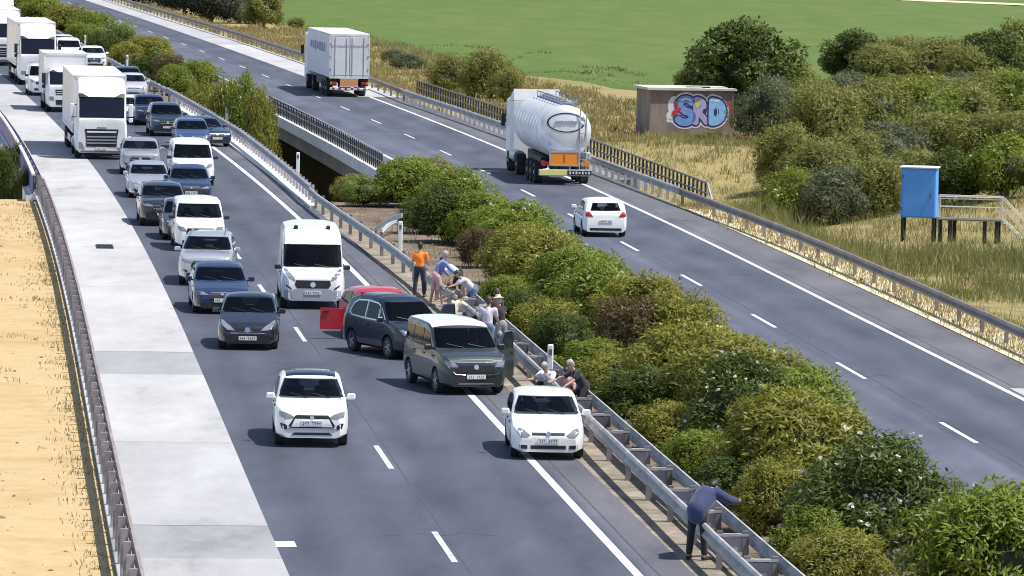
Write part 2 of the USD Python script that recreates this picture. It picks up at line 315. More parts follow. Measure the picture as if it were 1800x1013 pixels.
# ---------------------------------------------------------------- guardrails
WPROF = np.array([(0, -.155), (.035, -.15), (.07, -.10), (.035, -.04), (.0, .0), (.035, .04), (.07, .10), (.035, .15), (0, .155)])*[1, 1]
def wbeam(sv, d, zc, side, t=.012):
    """A W-section beam along the road; side +1 faces the right."""
    sv = np.asarray(sv, float); d = d(sv) if callable(d) else np.full(len(sv), d)
    pr = np.vstack([WPROF + [t/2, 0], WPROF[::-1] - [t/2, 0]]); m = len(pr)
    v = np.concatenate([sdw(s, dd + side*pr[:, 0], zc + pr[:, 1]) for s, dd in zip(sv, d)])
    f = []
    for i in range(len(sv)-1):
        for k in range(m): f.append((i*m+k, i*m+(k+1) % m, (i+1)*m+(k+1) % m, (i+1)*m+k))
    f = np.array(f); f = np.vstack([f[:, [0, 1, 2]], f[:, [0, 2, 3]]])
    return trimesh.Trimesh(v, f if side < 0 else f[:, ::-1], process=False)
def box_sd(s, d, z0, z1, ws, wd):
    p = sdw(s, d); return MB().box((p[0], p[1], (z0+z1)/2), (wd, ws, z1-z0), -head(s))
def guardrail(label, s0, s1, dfun, zc=.6, pitch=4., side=-1, beam=STEEL, post=POSTM, seg=8., pw=.12, base=-.1, rows=1, postoff=None, name='guardrail', top=None):
    t = thing(name, label, 'guardrail')
    df = dfun if callable(dfun) else (lambda s: np.full(np.shape(s), float(dfun)))
    for a in np.arange(s0, s1-.1, seg):
        b = min(a+seg, s1); sv = np.linspace(a-.12, b+.12, max(3, int(seg/2)+1))
        for r in range(rows): obj('beam', wbeam(sv, lambda s: df(s) + (.004 if int(a/seg) % 2 else 0), zc - .38*r, side), beam, t)
        if top: obj('top_rail', MB().tube(sdw(sv, df(sv)-side*.02, top), .045), beam, t)
    for s in np.arange(s0, s1+.01, pitch):
        d = float(df(np.array(s))) + (-side*.12 if postoff is None else postoff)
        z0 = min(base, float(ground_z(s, d)) - .05) if base < 0 and not (126 < s < 220) else base
        obj('post', box_sd(s, d, z0, (top or zc+.16), .10, pw), post, t)
    return t
wig = lambda a, k, ph: (lambda s: a*np.sin(np.asarray(s)*k+ph))
# the median: a twin rail with cross ties near the camera, a single rail over the bridge and on into the distance
dm = lambda s: np.interp(s, [-20, 0, 30, 50, 70, 90, 108, 119, 140, 174, 214, 256, 300, 345, 420], [1.62, 1.62, 1.78, 1.88, 1.75, 1.55, 1.2, 1.05, 1.2, 1.45, 1.36, 1.25, 1.4, 1.6, 1.6])
nearm = guardrail('near rail of the twin median guardrail behind the crash-scene cars, bright top edge', -14, 124, dm, .62, 4., -1, STEEL, POSTM, seg=4)
farm = guardrail('far rail of the twin median guardrail, thin and next to the shrubs', -14, 70, 2.42, .62, 4., 1, STEEL, POSTM, seg=4)
for s in np.arange(-14, 70, 4.):
    a, b = sdw(s, float(dm(s))+.05, .70), sdw(s, 2.37, .70)
    h = head(s); c = (a+b)/2
    obj('cross_tie', MB().box(c, (abs(2.3-float(dm(s))), .11, .05), -h), STEEL, farm)
    obj('tie_web', MB().box(c-[0, 0, .2], (abs(2.3-float(dm(s)))*.8, .03, .3), -h), POST_PALE, farm)
    obj('foot_rail', slab(np.linspace(s, s+4, 3), float(dm(s))+.32, float(dm(s))+.36, .1, .3), POST_PALE, farm)
guardrail('median guardrail on the bridge beside the stopped cars, closely spaced pale posts', 124, 226, dm, .72, 2., -1, STEEL, POST_PALE, seg=6, base=.0)
guardrail('distant median guardrail beside the far end of the traffic jam', 226, 400, dm, .66, 4., -1, STEEL, POST_PALE, seg=12)
obj('kerb', slab(np.arange(122, 224, 4.), .95, 1.3, -.1, .12), BEDGE, kind='structure')
# left edge of the concrete shoulder
guardrail('steel barrier with tall pale posts between the concrete shoulder and the sandy bank', -20, 126, -10.12, .80, 2., 1, STEEL_RUST, POST_DARK, seg=8, pw=.15, rows=1)
guardrail('steel barrier on the bridge in front of the blue parapet', 128, 236, -10.02, .50, 4., 1, STEEL, POST_DARK, seg=8, base=0.)
bp = thing('blue_parapet', 'long blue parapet panel with white rails on the left edge of the bridge', 'parapet')
BLUEP = mat('parapet_blue', (.02, .03, .26), .5, var=.15, scale=.8)
for a in np.arange(126, 230, 4.):
    obj('panel', slab(np.linspace(a+.03, a+3.97, 3), -10.52, -10.47, .2, .98), BLUEP, bp)
obj('rail', slab(np.arange(126, 231, 4.), -10.56, -10.43, .99, 1.08), BEDGE, bp)
obj('rail', slab(np.arange(126, 231, 4.), -10.58, -10.43, .13, .19), BEDGE, bp)
# right carriageway: rail on the bridge's left edge, then the long right-hand rail
br = thing('bridge_railing', 'dark balustrade on the white edge of the right carriageway bridge, beside the hollow', 'railing')
for s in np.arange(149, 214, 1.0): obj('baluster', box_sd(s, 6.42, .12, .98, .14, .07), CHASSIS, br)
for z in (.98, .58): obj('rail', MB().tube(sdw(np.arange(148.5, 214, 3), 6.42, z), .035 if z > .9 else .025), STEEL, br)
dr = lambda s: np.interp(s, [-30, 57, 76, 100, 122, 140, 154, 188, 230, 285, 350, 415, 520], [17.95, 17.95, 18.0, 17.95, 17.55, 17.2, 17.05, 16.95, 16.5, 17.3, 17.3, 16.9, 16.9])
guardrail('right-hand guardrail above a pale dusty strip, weathered brown beam, nearest the blue cabinet', -20, 128, dr, .60, 4., -1, STEEL_RUST, POSTM, seg=8)
guardrail('right-hand guardrail on the bridge beside the tanker lorry', 128, 232, dr, .62, 2., -1, STEEL, POST_PALE, seg=8, base=0., rows=1)
guardrail('distant right-hand guardrail beyond the box trailer, above pale concrete', 232, 500, dr, .62, 4., -1, STEEL_RUST, POSTM, seg=12)
br = thing('bridge_railing', 'dark balustrade behind the guardrail on the right side of the bridge, by the graffitied hut', 'railing')
for s in np.arange(128, 242, 1.2): obj('baluster', box_sd(s, 18.55, .0, 1.0, .12, .08), CHASSIS, br)
for z in (1.0, .55): obj('rail', MB().tube(sdw(np.arange(127.5, 243, 3), 18.55, z), .045), POSTM, br)
obj('end_strut', MB().tube([sdw(127.5, 18.55, 1.0), sdw(125.2, 18.6, -.2)], .05), STEEL, br)
sheet('pale_strip', np.arange(-40, 131, 5), np.r_[17.25, 17.7, 18.2, 18.9], ground_z, PALE, lift=.05, kind='structure')
sheet('pale_strip', np.arange(-40, 126, 5), np.r_[1.15, 1.4, 1.75, 2.1], ground_z, ground_mat('brown_dust', [(.3, (.11, .09, .075)), (.45, (.20, .17, .135)), (.56, (.28, .24, .19)), (.68, (.42, .37, .30))], 2.6, .7, .9), lift=.05, kind='structure')

# delineator posts on the median
WPOST = mat('white_post', (.74, .74, .74), .5)
for i, (px, py, lab) in enumerate([(966, 690, 'white marker post in the twin guardrail beside the people behind the white hatchback'), (703, 452, 'white marker post in the median beside the bent rail pieces'), (519, 318, 'white marker post in the median by the hollow between the bridges'),
        (396, 232, 'white marker post in the median behind the dark car on the shoulder'), (223, 130, 'white marker post in the median right of the leading lorry roof'), (144, 92, 'farthest white marker post in the median, near the white-flowered shrub')]):
    p = at(px, py, 0); s, d = w2sd(p); d = max(d, 1.95); p = sdw(s, d, 0)
    t = thing('marker_post', lab, 'marker post', (p[0], p[1], -.05))
    obj('post', MB().box((0, 0, .68), (.16, .12, 1.36), ch=.03), WPOST, t); obj('reflector', MB().box((0, -.064, 1.15), (.09, .012, .16)), GREYP, t)
# torn rail pieces lying where the shrubs begin
bt = at(690, 392, .1); sb, db = w2sd(bt)
for i, (ds, dd, z0, z1, lab) in enumerate([(0, 0, .35, .95, 'torn bright length of guardrail beam, bent up among the shrubs'), (-1.2, .1, .2, .5, 'lower torn strip of guardrail beam lying beside the bent-up one')]):
    b = MB(); u = np.linspace(0, 1, 7); q = at(661+10*i, 402+6*i, z0)
    e = at(707-10*i, 379+9*i, z1)
    pts = q[None]*(1-u[:, None]) + e[None]*u[:, None]; pts[:, 2] += .08*np.sin(u*3.1)
    for k in (-.06, 0, .06): b.tube(pts + [0, .6*k, k], .035, 5)
    t = thing('torn_rail', lab, 'guardrail piece'); obj('beam', b, mat('bright_steel_%d' % i, (.6, .6, .6), .4, .4), t); obj('post_stub', MB().tube([pts[0]-[0, 0, .45], pts[0]], .06, 6), POSTM, t)
# drain grate in the concrete
p = at(184, 435); t = thing('drain_grate', 'small dark drain grate set in the concrete shoulder', 'drain', (p[0], p[1], .012), -head(92))
obj('frame', MB().box((0, -.88, .02), (.62, .06, .04)).box((0, .88, .02), (.62, .06, .04)).box((-.28, 0, .02), (.06, 1.7, .04)).box((.28, 0, .02), (.06, 1.7, .04)), CHASSIS, t)
obj('pit', MB().box((0, 0, .006), (.5, 1.7, .008)), BLACK, t)
for k in range(5): obj('bar', MB().box((-.2+.1*k, 0, .022), (.03, 1.7, .03)), CHASSIS, t)

# seams, sealed cracks and drips on the asphalt
TAR = mat('tar_seam', (.062, .066, .080), .6, var=.3)
wear = thing('road_wear', None, None); tag(wear, kind='structure')
def ribbon(name, s, d, w, m, z=.004):
    s, d = np.asarray(s, float), np.asarray(d, float); n = len(s); w = np.broadcast_to(w, n)
    v = np.concatenate([sdw(s, d-w/2, z), sdw(s, d+w/2, z)]); i = np.arange(n-1); f = np.stack([i, i+n, i+n+1, i+1], 1)
    obj(name, (v, np.vstack([f[:, [0, 1, 2]], f[:, [0, 2, 3]]])), m, wear)
rw = np.random.default_rng(12)
for d0 in (-3.32, .42, 8.9, 11.9, 15.6):
    for s0 in np.arange(-30, 240, 30): sv = np.linspace(s0, s0+29.6, 40); ribbon('tar_seam', sv, d0 + .012*np.cumsum(rw.normal(0, .35, 40)), .035, TAR)
for k in range(34):
    s0 = rw.uniform(-5, 200); lo, hi = ((-6.8, .9) if rw.random() < .5 else (7.6, 17.)); a = rw.uniform(lo, hi-1); L_ = rw.uniform(1.2, 3.4); dv = np.linspace(a, min(a+L_, hi), 14)
    ribbon('sealed_crack', s0 + .35*np.cumsum(rw.normal(0, .3, 14)), dv, .07, TAR)
m = field_sheet(); f = m[1]; n_ = np.cross(m[0][f[0, 1]]-m[0][f[0, 0]], m[0][f[0, 2]]-m[0][f[0, 0]])
obj('green_field', (m[0], f if n_[2] > 0 else f[:, ::-1]), FIELD, smooth=True, kind='structure')
a, b = at(1600, 1, -2.2), at(1840, 11, -2.2); q = np.array([a+(b-a)*u for u in np.linspace(-.1, 1.1, 6)]); q[:, 2] = -2.1
obj('dirt_track', (np.vstack([q-[0, 7, 0], q+[0, 7, 0]]), np.array([(i, i+1, i+7, i+6) for i in range(5)])), PALE, kind='structure')
# ---------------------------------------------------------------- vehicles
class Shell:
    """A vehicle body lofted along its length; windows, lamps and trim are laid on it piece by piece. Local frame: x right, y forward, z up."""
    def __init__(s, L_, W, prof, belt, zlow=.22, tum=.22, crown=.03, pf=(.24, .55), pr=(.14, .4), axles=(.85, .8), wheel=.31, round_=.10, smooth=.0, arch=True, edge=.16):
        s.L, s.W, s.belt, s.zlow, s.wheel = L_, W, belt, zlow, wheel
        s.prof = np.array(prof, float); s.tum, s.edge, s.crown, s.round, s.pf, s.pr = tum, edge, crown, round_, pf, pr
        us = np.unique(np.round(np.r_[np.linspace(0, L_, 34), s.prof[:, 0], [0, .012, .03, .06, .1, .16], L_-np.array([0, .012, .03, .06, .12])], 4))
        s.us = us; rows = [s.section(u) for u in us]; m = len(rows[0])
        v = np.array([[(x, L_/2-u, z) for x, z in r] for u, r in zip(us, rows)]).reshape(-1, 3)
        n = len(us); i = (np.arange(n-1)[:, None]*m + np.arange(m)[None]).ravel(); j = (np.arange(n-1)[:, None]*m + (np.arange(m)+1)[None] % m).ravel()
        f = np.vstack([np.stack([i, j, j+m], 1), np.stack([i, j+m, i+m], 1)])
        c0, c1 = len(v), len(v)+1
        v = np.vstack([v, [(0, L_/2, rows[0][:, 1].mean())], [(0, -L_/2, rows[-1][:, 1].mean())]])
        k = np.arange(m); f = np.vstack([f, np.stack([np.full(m, c0), (k+1) % m, k], 1), np.stack([np.full(m, c1), (n-1)*m+k, (n-1)*m+(k+1) % m], 1)])
        tm = trimesh.Trimesh(v, f, process=False)
        if tm.volume < 0: tm = trimesh.Trimesh(v, f[:, ::-1], process=False)
        s.full = tm; s.body = tm; s.axles = (L_/2-axles[0], -L_/2+axles[1])
        if arch:
            man = manifold3d.Manifold(manifold3d.Mesh(np.asarray(tm.vertices, np.float32), np.asarray(tm.faces, np.uint32)))
            for y in s.axles:
                for sx in (-1, 1):
                    c = manifold3d.Manifold.cylinder(.34, wheel+.055, wheel+.055, 24, True).rotate([0, 90, 0]).translate([sx*(W/2-.05), y, wheel+.01])
                    man = man - c
            mm = man.to_mesh(); s.body = trimesh.Trimesh(mm.vert_properties[:, :3], mm.tri_verts, process=False)
        s.parts = []; s.cuts = []
    def zt(s, u): return float(np.interp(u, s.prof[:, 0], s.prof[:, 1]))
    def hw(s, u):
        w = s.W/2; a, e = s.pf
        if u < e: w *= 1-a*(1-u/e)**2.4
        a, e = s.pr; r = s.L-u
        if r < e: w *= 1-a*(1-r/e)**2.4
        return w
    def top(s, u):
        zt = s.zt(u); zb = min(s.belt, zt-.05); w = s.hw(u)*.96; return w - s.tum*(zt-zb)
    def section(s, u):
        zt, w = s.zt(u), s.hw(u); zl = s.zlow + .08*max(0, 1-u/.35)*0; zb = min(s.belt, zt-.05); h = zt-zb
        wt = w*.96 - s.tum*h; r = min(s.round, h*.4); hb = zb-zl; e = min(s.edge, wt*.5)
        half = [(w*.86, zl), (w*.975, zl+.08*hb+.02), (w, zl+.34*hb), (w, zl+.66*hb), (w*.985, zb-.12*hb), (w*.96, zb),
                (w*.96-s.tum*(h-r)*.5, zb+(h-r)*.5), (wt+s.tum*r, zt-r), (wt-e*.2, zt-r*.35), (wt-e, zt)]
        half += [(wt*.5, zt+s.crown*.75), (0, zt+s.crown)]
        half = [(0, zl)] + half
        return np.array(half + [(-x, z) for x, z in half[-2:0:-1]])
    def depth(s, P, axis):
        """Where points of an outline land on the body looking along an axis."""
        ax = {'front': (0, 2, 1, 1), 'rear': (0, 2, 1, -1), 'right': (1, 2, 0, 1), 'left': (1, 2, 0, -1), 'top': (0, 1, 2, 1)}[axis]
        a, b, c, sg_ = ax; v, f = np.asarray(s.full.vertices), np.asarray(s.full.faces)
        A, B, C = v[f[:, 0]], v[f[:, 1]], v[f[:, 2]]
        d = (B[:, b]-C[:, b])*(A[:, a]-C[:, a]) + (C[:, a]-B[:, a])*(A[:, b]-C[:, b]); ok = abs(d) > 1e-9
        A, B, C, d = A[ok], B[ok], C[ok], d[ok]
        px, pz = P[:, 0][:, None], P[:, 1][:, None]
        w0 = ((B[:, b]-C[:, b])*(px-C[:, a]) + (C[:, a]-B[:, a])*(pz-C[:, b]))/d
        w1 = ((C[:, b]-A[:, b])*(px-C[:, a]) + (A[:, a]-C[:, a])*(pz-C[:, b]))/d
        w2 = 1-w0-w1; hit = (w0 > -1e-4) & (w1 > -1e-4) & (w2 > -1e-4)
        y = (w0*A[:, c] + w1*B[:, c] + w2*C[:, c])*sg_
        y = np.where(hit, y, -1e9).max(1); bad = y < -1e8
        if bad.any(): y[bad] = y[~bad].min() if (~bad).any() else 0
        return y, ax
    def patch(s, name, poly, axis, m, off=.008, mirror=False, edge=.16, label=None, sub=None):
        """A piece of glass, lens or trim following the body over the given outline."""
        for sx in ((1, -1) if mirror else (1,)):
            P = np.array(poly, float)*[sx, 1]
            if mirror == 'side': P = np.array(poly, float)
            ax = axis if mirror != 'side' else ('right' if sx > 0 else 'left')
            pg = sg.Polygon(P)
            if not pg.is_valid: pg = pg.buffer(0)
            v2, f2 = trimesh.creation.triangulate_polygon(sg.polygon.orient(pg), engine='earcut')
            v3, f3 = trimesh.remesh.subdivide_to_size(np.c_[v2, np.zeros(len(v2))], f2, max_edge=edge, max_iter=6)
            tm = trimesh.Trimesh(v3, f3, process=True); p2, f = np.asarray(tm.vertices)[:, :2], np.asarray(tm.faces)
            y, (a, b, c, sg_) = s.depth(p2, ax)
            def lay(o):
                q = np.zeros((len(p2), 3)); q[:, a], q[:, b], q[:, c] = p2[:, 0], p2[:, 1], (y+o)*sg_; return q
            e = tm.edges[trimesh.grouping.group_rows(tm.edges_sorted, require_count=1)]
            n = len(p2); sk = np.vstack([np.stack([e[:, 1], e[:, 0], e[:, 0]+n], 1), np.stack([e[:, 1], e[:, 0]+n, e[:, 1]+n], 1)])
            V = np.vstack([lay(off), lay(-.02)]); Fc = np.vstack([f, sk])
            nn = np.cross(V[f[:, 1]]-V[f[:, 0]], V[f[:, 2]]-V[f[:, 0]]).sum(0)[c]*sg_
            if nn < 0: Fc = Fc[:, ::-1]
            s.parts.append((name, trimesh.Trimesh(V, Fc, process=False), m, label, 25, sub))
    def piece(s, name, mb, m, label=None, smooth=35, sub=None): s.parts.append((name, mb.mesh() if isinstance(mb, MB) else mb, m, label, smooth, sub))
    def windows(s, ws, a0=.06, glass=GLASS, inset=.10):
        """Windscreen between profile stations ws=(u0, u1)."""
        u0, u1 = ws; z0, z1 = s.zt(u0)+.03, s.zt(u1)-.02
        w0, w1 = s.top(u0)-.02, s.top(u1)-inset*.8
        s.patch('windscreen', [(-w0, z0), (w0, z0), (w1, z1), (-w1, z1)], 'front', glass, .010); s.ws = ws
        s.cuts.append(('y', [(-w0, z0), (w0, z0), (w1, z1), (-w1, z1)], s.L/2-u1-.3, s.L/2-u0+.3))
        b = MB()
        for x in (-w0*.55, w0*.12):
            pp = np.array([(x, z0+.015), (x+w0*.5, z0+.10)]); y, _ = s.depth(pp, 'front'); b.tube([(pp[0, 0], y[0]+.03, pp[0, 1]), (pp[1, 0], y[1]+.03, pp[1, 1])], .012, 4)
        s.piece('wiper', b, BLACK)
    def side_glass(s, polys, glass=GLASS_SIDE, trim=None):
        for p in polys:
            P = [(s.L/2-u, z) for u, z in p]
            if trim is not None:
                q = sg.Polygon(P).buffer(.035, join_style=2); s.patch('window_trim', list(q.exterior.coords)[:-1], 'right', trim, .006, mirror='side', edge=.3)
            s.patch('side_window', P, 'right', glass, .011, mirror='side', edge=.25); s.cuts.append(('x', P, -s.W, s.W))
    def open_up(s):
        """Hollows out the cabin, cuts the window openings and fits dashboard, wheel and seats."""
        M = manifold3d.Manifold; u0, u1 = s.ws; P = []
        for u in np.linspace(u0+.2, s.L-.22, 14):
            zt = s.zt(u)-.05
            if zt < s.belt+.1 or zt < .8: continue
            t, h = s.top(u), s.hw(u)
            rd = s.round; 
            for sx in (-1, 1): P += [(sx*(t-.08-rd*.6), s.L/2-u-.03, zt-.03-rd*.5), (sx*(t-.2-rd*.6), s.L/2-u-.03, zt-.02), (sx*(h-.11), s.L/2-u, s.belt-.02), (sx*(h-.13), s.L/2-u, .74)]
        cut = M.hull_points(np.array(P))
        for ax, poly, a, b in s.cuts:
            q = sg.Polygon(poly).buffer(-.018)
            if q.is_empty or q.geom_type != 'Polygon': continue
            c = M.extrude(manifold3d.CrossSection([np.array(sg.polygon.orient(q).exterior.coords)[:-1]]), b-a)
            R = np.array([[1, 0, 0, 0], [0, 0, -1, b], [0, 1, 0, 0]]) if ax == 'y' else np.array([[0, 0, 1, a], [1, 0, 0, 0], [0, 1, 0, 0]])
            cut = cut + c.transform(R)
        bm = s.body; m = M(manifold3d.Mesh(np.asarray(bm.vertices, np.float32), np.asarray(bm.faces, np.uint32))) - cut
        mm = m.to_mesh(); s.body = trimesh.Trimesh(mm.vert_properties[:, :3], mm.tri_verts, process=False)
        yd = s.L/2-u0-.42; w = s.hw(u0+.4)-.16; bz = s.belt
        s.piece('dashboard', MB().box((0, yd, bz-.08), (2*w, .40, .16), ch=.04), DASH)
        ring = trimesh.creation.torus(.18, .018, 18, 6); ring.apply_transform(T.rotation_matrix(-1.1, [1, 0, 0])); ring.apply_translation((-.36, yd-.30, bz+.0)); s.piece('steering_wheel', ring, BLACK)
        for r, yy in enumerate((s.L/2-u1-.35, s.L/2-u1-1.2)):
            if yy < -s.L/2+.6: continue
            for x in (-.36, .36):
                s.piece('seat', MB().box((x, yy-.06, bz-.02), (.46, .13, .40), ch=.05), SEAT); s.piece('headrest', MB().box((x, yy-.08, bz+.26), (.24, .09, .15), ch=.035), CABIN, None, 35, 'seat')
    def wheels(s, rim=ALLOY, tyre=RUBBER, w=.21, r=None, ys=None, xo=None):
        r = r or s.wheel
        for y in (ys if ys is not None else s.axles):
            for sx in (-1, 1):
                xo_ = (xo if xo is not None else s.W/2 - .01)
                cx = sx*(xo_-w/2)
                t = trimesh.creation.revolve(np.array([(r*.62, -w/2), (r*.93, -w/2), (r, -w*.32), (r, w*.32), (r*.93, w/2), (r*.62, w/2)]), sections=28)
                v = np.array(t.vertices)[:, [2, 1, 0]]; f = t.faces[:, ::-1]
                s.piece('wheel', trimesh.Trimesh(v+[cx, y, r], f, process=False), tyre, None, 40)
                b = MB(); b.cyl((cx+sx*w*.18, y, r), r*.63, w*.3, 'x', 24)
                s.piece('rim_dish', b, BLACK, None, 40, 'wheel')
                q = MB(); q.cyl((cx+sx*w*.40, y, r), r*.16, .03, 'x', 12)
                for k in range(5):
                    a = k*2*math.pi/5+.3; m_ = trimesh.creation.box((.025, r*.17, r*.5)); m_.apply_translation((0, 0, r*.36)); m_.apply_transform(T.rotation_matrix(a, [1, 0, 0])); q.add(np.array(m_.vertices)+[cx+sx*w*.40, y, r], m_.faces)
                ring = trimesh.creation.annulus(r*.56, r*.65, .03, sections=24); vv = np.array(ring.vertices)[:, [2, 1, 0]]; q.add(vv+[cx+sx*w*.40, y, r], ring.faces[:, ::-1])
                s.piece('rim', q, rim, None, 40, 'wheel')
    def mirrors(s, u, z, m, size=(.20, .10, .15), out=None):
        for sx in (-1, 1):
            x = sx*(s.hw(u)*.96 + .13 if out is None else out); h = s.zt(u)
            b = MB().box((x, s.L/2-u, z), size, ch=.03); b.box((x-sx*.13, s.L/2-u-.0, z-.04), (.14, .05, .05))
            s.piece('wing_mirror', b, m)
    def plate(s, z, rear=False, w=.52, x=0.):
        yy, _ = s.depth(np.array([[x, z]]), 'rear' if rear else 'front'); sg_ = -1 if rear else 1; y = sg_*(yy[0]+.018)
        s.piece('number_plate', MB().box((x, y, z), (w, .016, .115)), PLATE)
        b = MB(); rng = random.Random(int(abs(z)*1000+s.L*77))
        for k in range(8):
            if k == 4: continue
            xx = x-w*.38+k*w*.108; b.box((xx, y+sg_*.009, z), (.012, .004, .07)); b.box((xx+.018, y+sg_*.009, z+rng.choice((-.03, .0, .03))), (.026, .004, .012))
        s.piece('plate_characters', b, INK, None, False, 'number_plate')
    def seams(s, us, z0, z1, handles=True):
        for u in us:
            s.patch('door_seam', [(s.L/2-u-.008, z0), (s.L/2-u+.008, z0), (s.L/2-u+.008, z1), (s.L/2-u-.008, z1)], 'right', BLACK, .004, mirror='side', edge=.4)
            if handles:
                for sx in ('right', 'left'):
                    y0 = s.L/2-u+.22; zz = z1-.10; d, _ = s.depth(np.array([[y0, zz]]), sx); x = d[0]*(1 if sx == 'right' else -1)
                    s.piece('door_handle', MB().box((x, y0, zz), (.05, .18, .03)), BLACK)
    def build(s, name, label, cat, body, loc, psi, group=None, extra=None):
        t = thing(name, label, cat, loc, -psi, group)
        obj('body', s.body, body, t, smooth=28)
        last = None
        for nm, tm, m, lab, smt, sub in s.parts:
            m = body if m == 'body' else m
            host = last if sub and last is not None else t
            p = obj(nm, tm, m, host, smooth=smt, label=lab)
            if not sub: last = p
        return t
def mir(poly): return list(poly) + [(-x, z) for x, z in poly[::-1]]

def zmax_(p): return max(z for u, z in p)
def base_car(L_, W, prof, belt, ws, sideglass, hl, grille, intake=None, fog=None, plate=.48, mirror_m='body', wheel=.31, rim=ALLOY, tum=.25, glass=PANE, zlow=.2, pf=(.24, .6), axles=(.85, .8), seams=None, trim=None, chrome=None, badge=None, grille_m=BLACK, rear=None, mirror_z=None, crown=.03, inset=.1, edge=.16, lamp=LAMP, round_=.1, skid=None, wheelw=.21, pr=(.14, .4)):
    c = Shell(L_, W, prof, belt, zlow, tum, crown, pf, pr, axles, wheel, round_, edge=edge)
    c.wheels(rim, w=wheelw)
    c.windows(ws, glass=glass, inset=inset); c.side_glass(sideglass, PANE, trim)
    c.patch('headlight', hl, 'front', lamp, .012, True, .1)
    if grille: c.patch('grille', mir(grille), 'front', grille_m, .008)
    if intake: c.patch('lower_intake', mir(intake), 'front', BLACK, .008)
    if fog: c.patch('fog_lamp_recess', fog, 'front', BLACK, .008, True, .1)
    if skid: c.patch('skid_trim', mir(skid), 'front', ALLOY, .014)
    c.cuts_done = False
    for q in (chrome or []): c.patch('chrome_bar', mir(q), 'front', CHROME, .016)
    if badge:
        z, r = badge; n = [(r*math.cos(a), z+r*math.sin(a)) for a in np.arange(12)*math.pi/6]; c.patch('badge', n, 'front', CHROME, .022)
    c.plate(plate); c.mirrors(ws[0]+.28, mirror_z or belt+.10, mirror_m)
    if seams: c.seams(seams, zlow+.18, belt-.02)
    if rear:
        c.patch('rear_window', mir(rear['win']), 'rear', glass, .010); c.patch('tail_light', rear['tail'], 'rear', TAIL, .012, True, .1)
        c.plate(rear['plate'], True); c.patch('bumper_insert', mir(rear['bump']), 'rear', BLACK, .008)
        if zmax_(prof) < 1.7: c.cuts.append(('y', mir(rear['win']), -c.L/2-.1, -c.L/2+.9))
    c.open_up()
    return c

REAR = dict(win=[(.52, 1.02), (.42, 1.32)], tail=[(.52, .82), (.78, .84), (.76, 1.0), (.56, .96)], plate=.74, bump=[(.6, .26), (.6, .36)])
def golf():
    return base_car(4.2, 1.76, [(0, .52), (.03, .60), (.10, .69), (.3, .78), (.7, .88), (1.05, .945), (1.12, .965), (1.5, 1.17), (1.9, 1.39), (2.15, 1.455), (2.6, 1.475), (3.3, 1.45), (3.75, 1.36), (4.02, .98), (4.15, .90), (4.18, .8), (4.2, .5)], .93, (1.12, 1.93),
        [[(1.55, .97), (1.95, 1.30), (2.5, 1.36), (2.5, .97)], [(2.58, .97), (2.58, 1.36), (3.25, 1.33), (3.45, 1.0)], [(3.52, 1.02), (3.34, 1.31), (3.6, 1.26), (3.8, 1.06)]],
        [(.43, .60), (.50, .55), (.66, .55), (.745, .66), (.72, .76), (.60, .73)], [(.39, .60), (.39, .66)], [(.42, .27), (.42, .36)], [(.50, .27), (.70, .28), (.70, .37), (.50, .36)], .47, seams=[1.45, 2.54, 3.3], badge=(.635, .06), rear=REAR)
def skoda():
    return base_car(4.0, 1.73, [(0, .52), (.03, .62), (.10, .72), (.3, .80), (.7, .90), (1.05, .965), (1.12, .985), (1.9, 1.40), (2.15, 1.45), (2.6, 1.47), (3.2, 1.45), (3.62, 1.37), (3.86, 1.0), (3.94, .92), (3.97, .8), (4.0, .5)], .95, (1.12, 1.93),
        [[(1.55, .99), (1.95, 1.30), (2.45, 1.36), (2.45, .99)], [(2.53, .99), (2.53, 1.36), (3.15, 1.33), (3.38, 1.02)]],
        [(.42, .60), (.72, .62), (.72, .74), (.46, .68)], [(.36, .58), (.36, .68)], [(.5, .26), (.5, .38)], None, .44, seams=[1.45, 2.5, 3.2], trim=None,
        rear=dict(win=[(.60, 1.03), (.50, 1.33)], tail=[(.50, .80), (.80, .80), (.80, 1.0), (.64, .99), (.58, .90)], plate=.62, bump=[(.62, .26), (.62, .36)]))
def asx():
    c = base_car(4.3, 1.78, [(0, .58), (.02, .74), (.08, .86), (.16, .93), (.5, 1.0), (1.0, 1.06), (1.08, 1.075), (1.5, 1.30), (1.95, 1.53), (2.2, 1.59), (2.6, 1.62), (3.4, 1.58), (3.9, 1.45), (4.15, 1.05), (4.25, .95), (4.28, .85), (4.3, .5)], 1.03, (1.08, 1.97),
        [[(1.55, 1.07), (2.0, 1.42), (2.5, 1.49), (2.5, 1.07)], [(2.58, 1.07), (2.58, 1.49), (3.2, 1.46), (3.4, 1.12)], [(3.48, 1.14), (3.3, 1.44), (3.6, 1.38), (3.75, 1.2)]],
        [(.42, .74), (.60, .71), (.78, .74), (.80, .86), (.70, .87), (.52, .80)], [(.52, .47), (.56, .54), (.40, .78), (.36, .79)], [(.50, .31), (.42, .37)], [(.60, .44), (.73, .46), (.77, .58), (.70, .60), (.60, .54)], .60, wheel=.33, zlow=.24, seams=[1.5, 2.54, 3.3], badge=(.73, .05),
        chrome=[[(.585, .455), (.59, .48)], ], rim=ALLOY, rear=REAR)
    c.patch('plate_surround', mir([(.50, .51), (.41, .70)]), 'front', 'body', .016)
    # a darkened roof panel that carries the windscreen's tone rearwards
    c.patch('roof_panel', mir([(c.top(2.05)-.12, c.L/2-2.02), (c.top(3.3)-.10, c.L/2-3.5)]), 'top', GLASS, .006)
    for p in (c.parts[i] for i in range(0)): pass
    return c
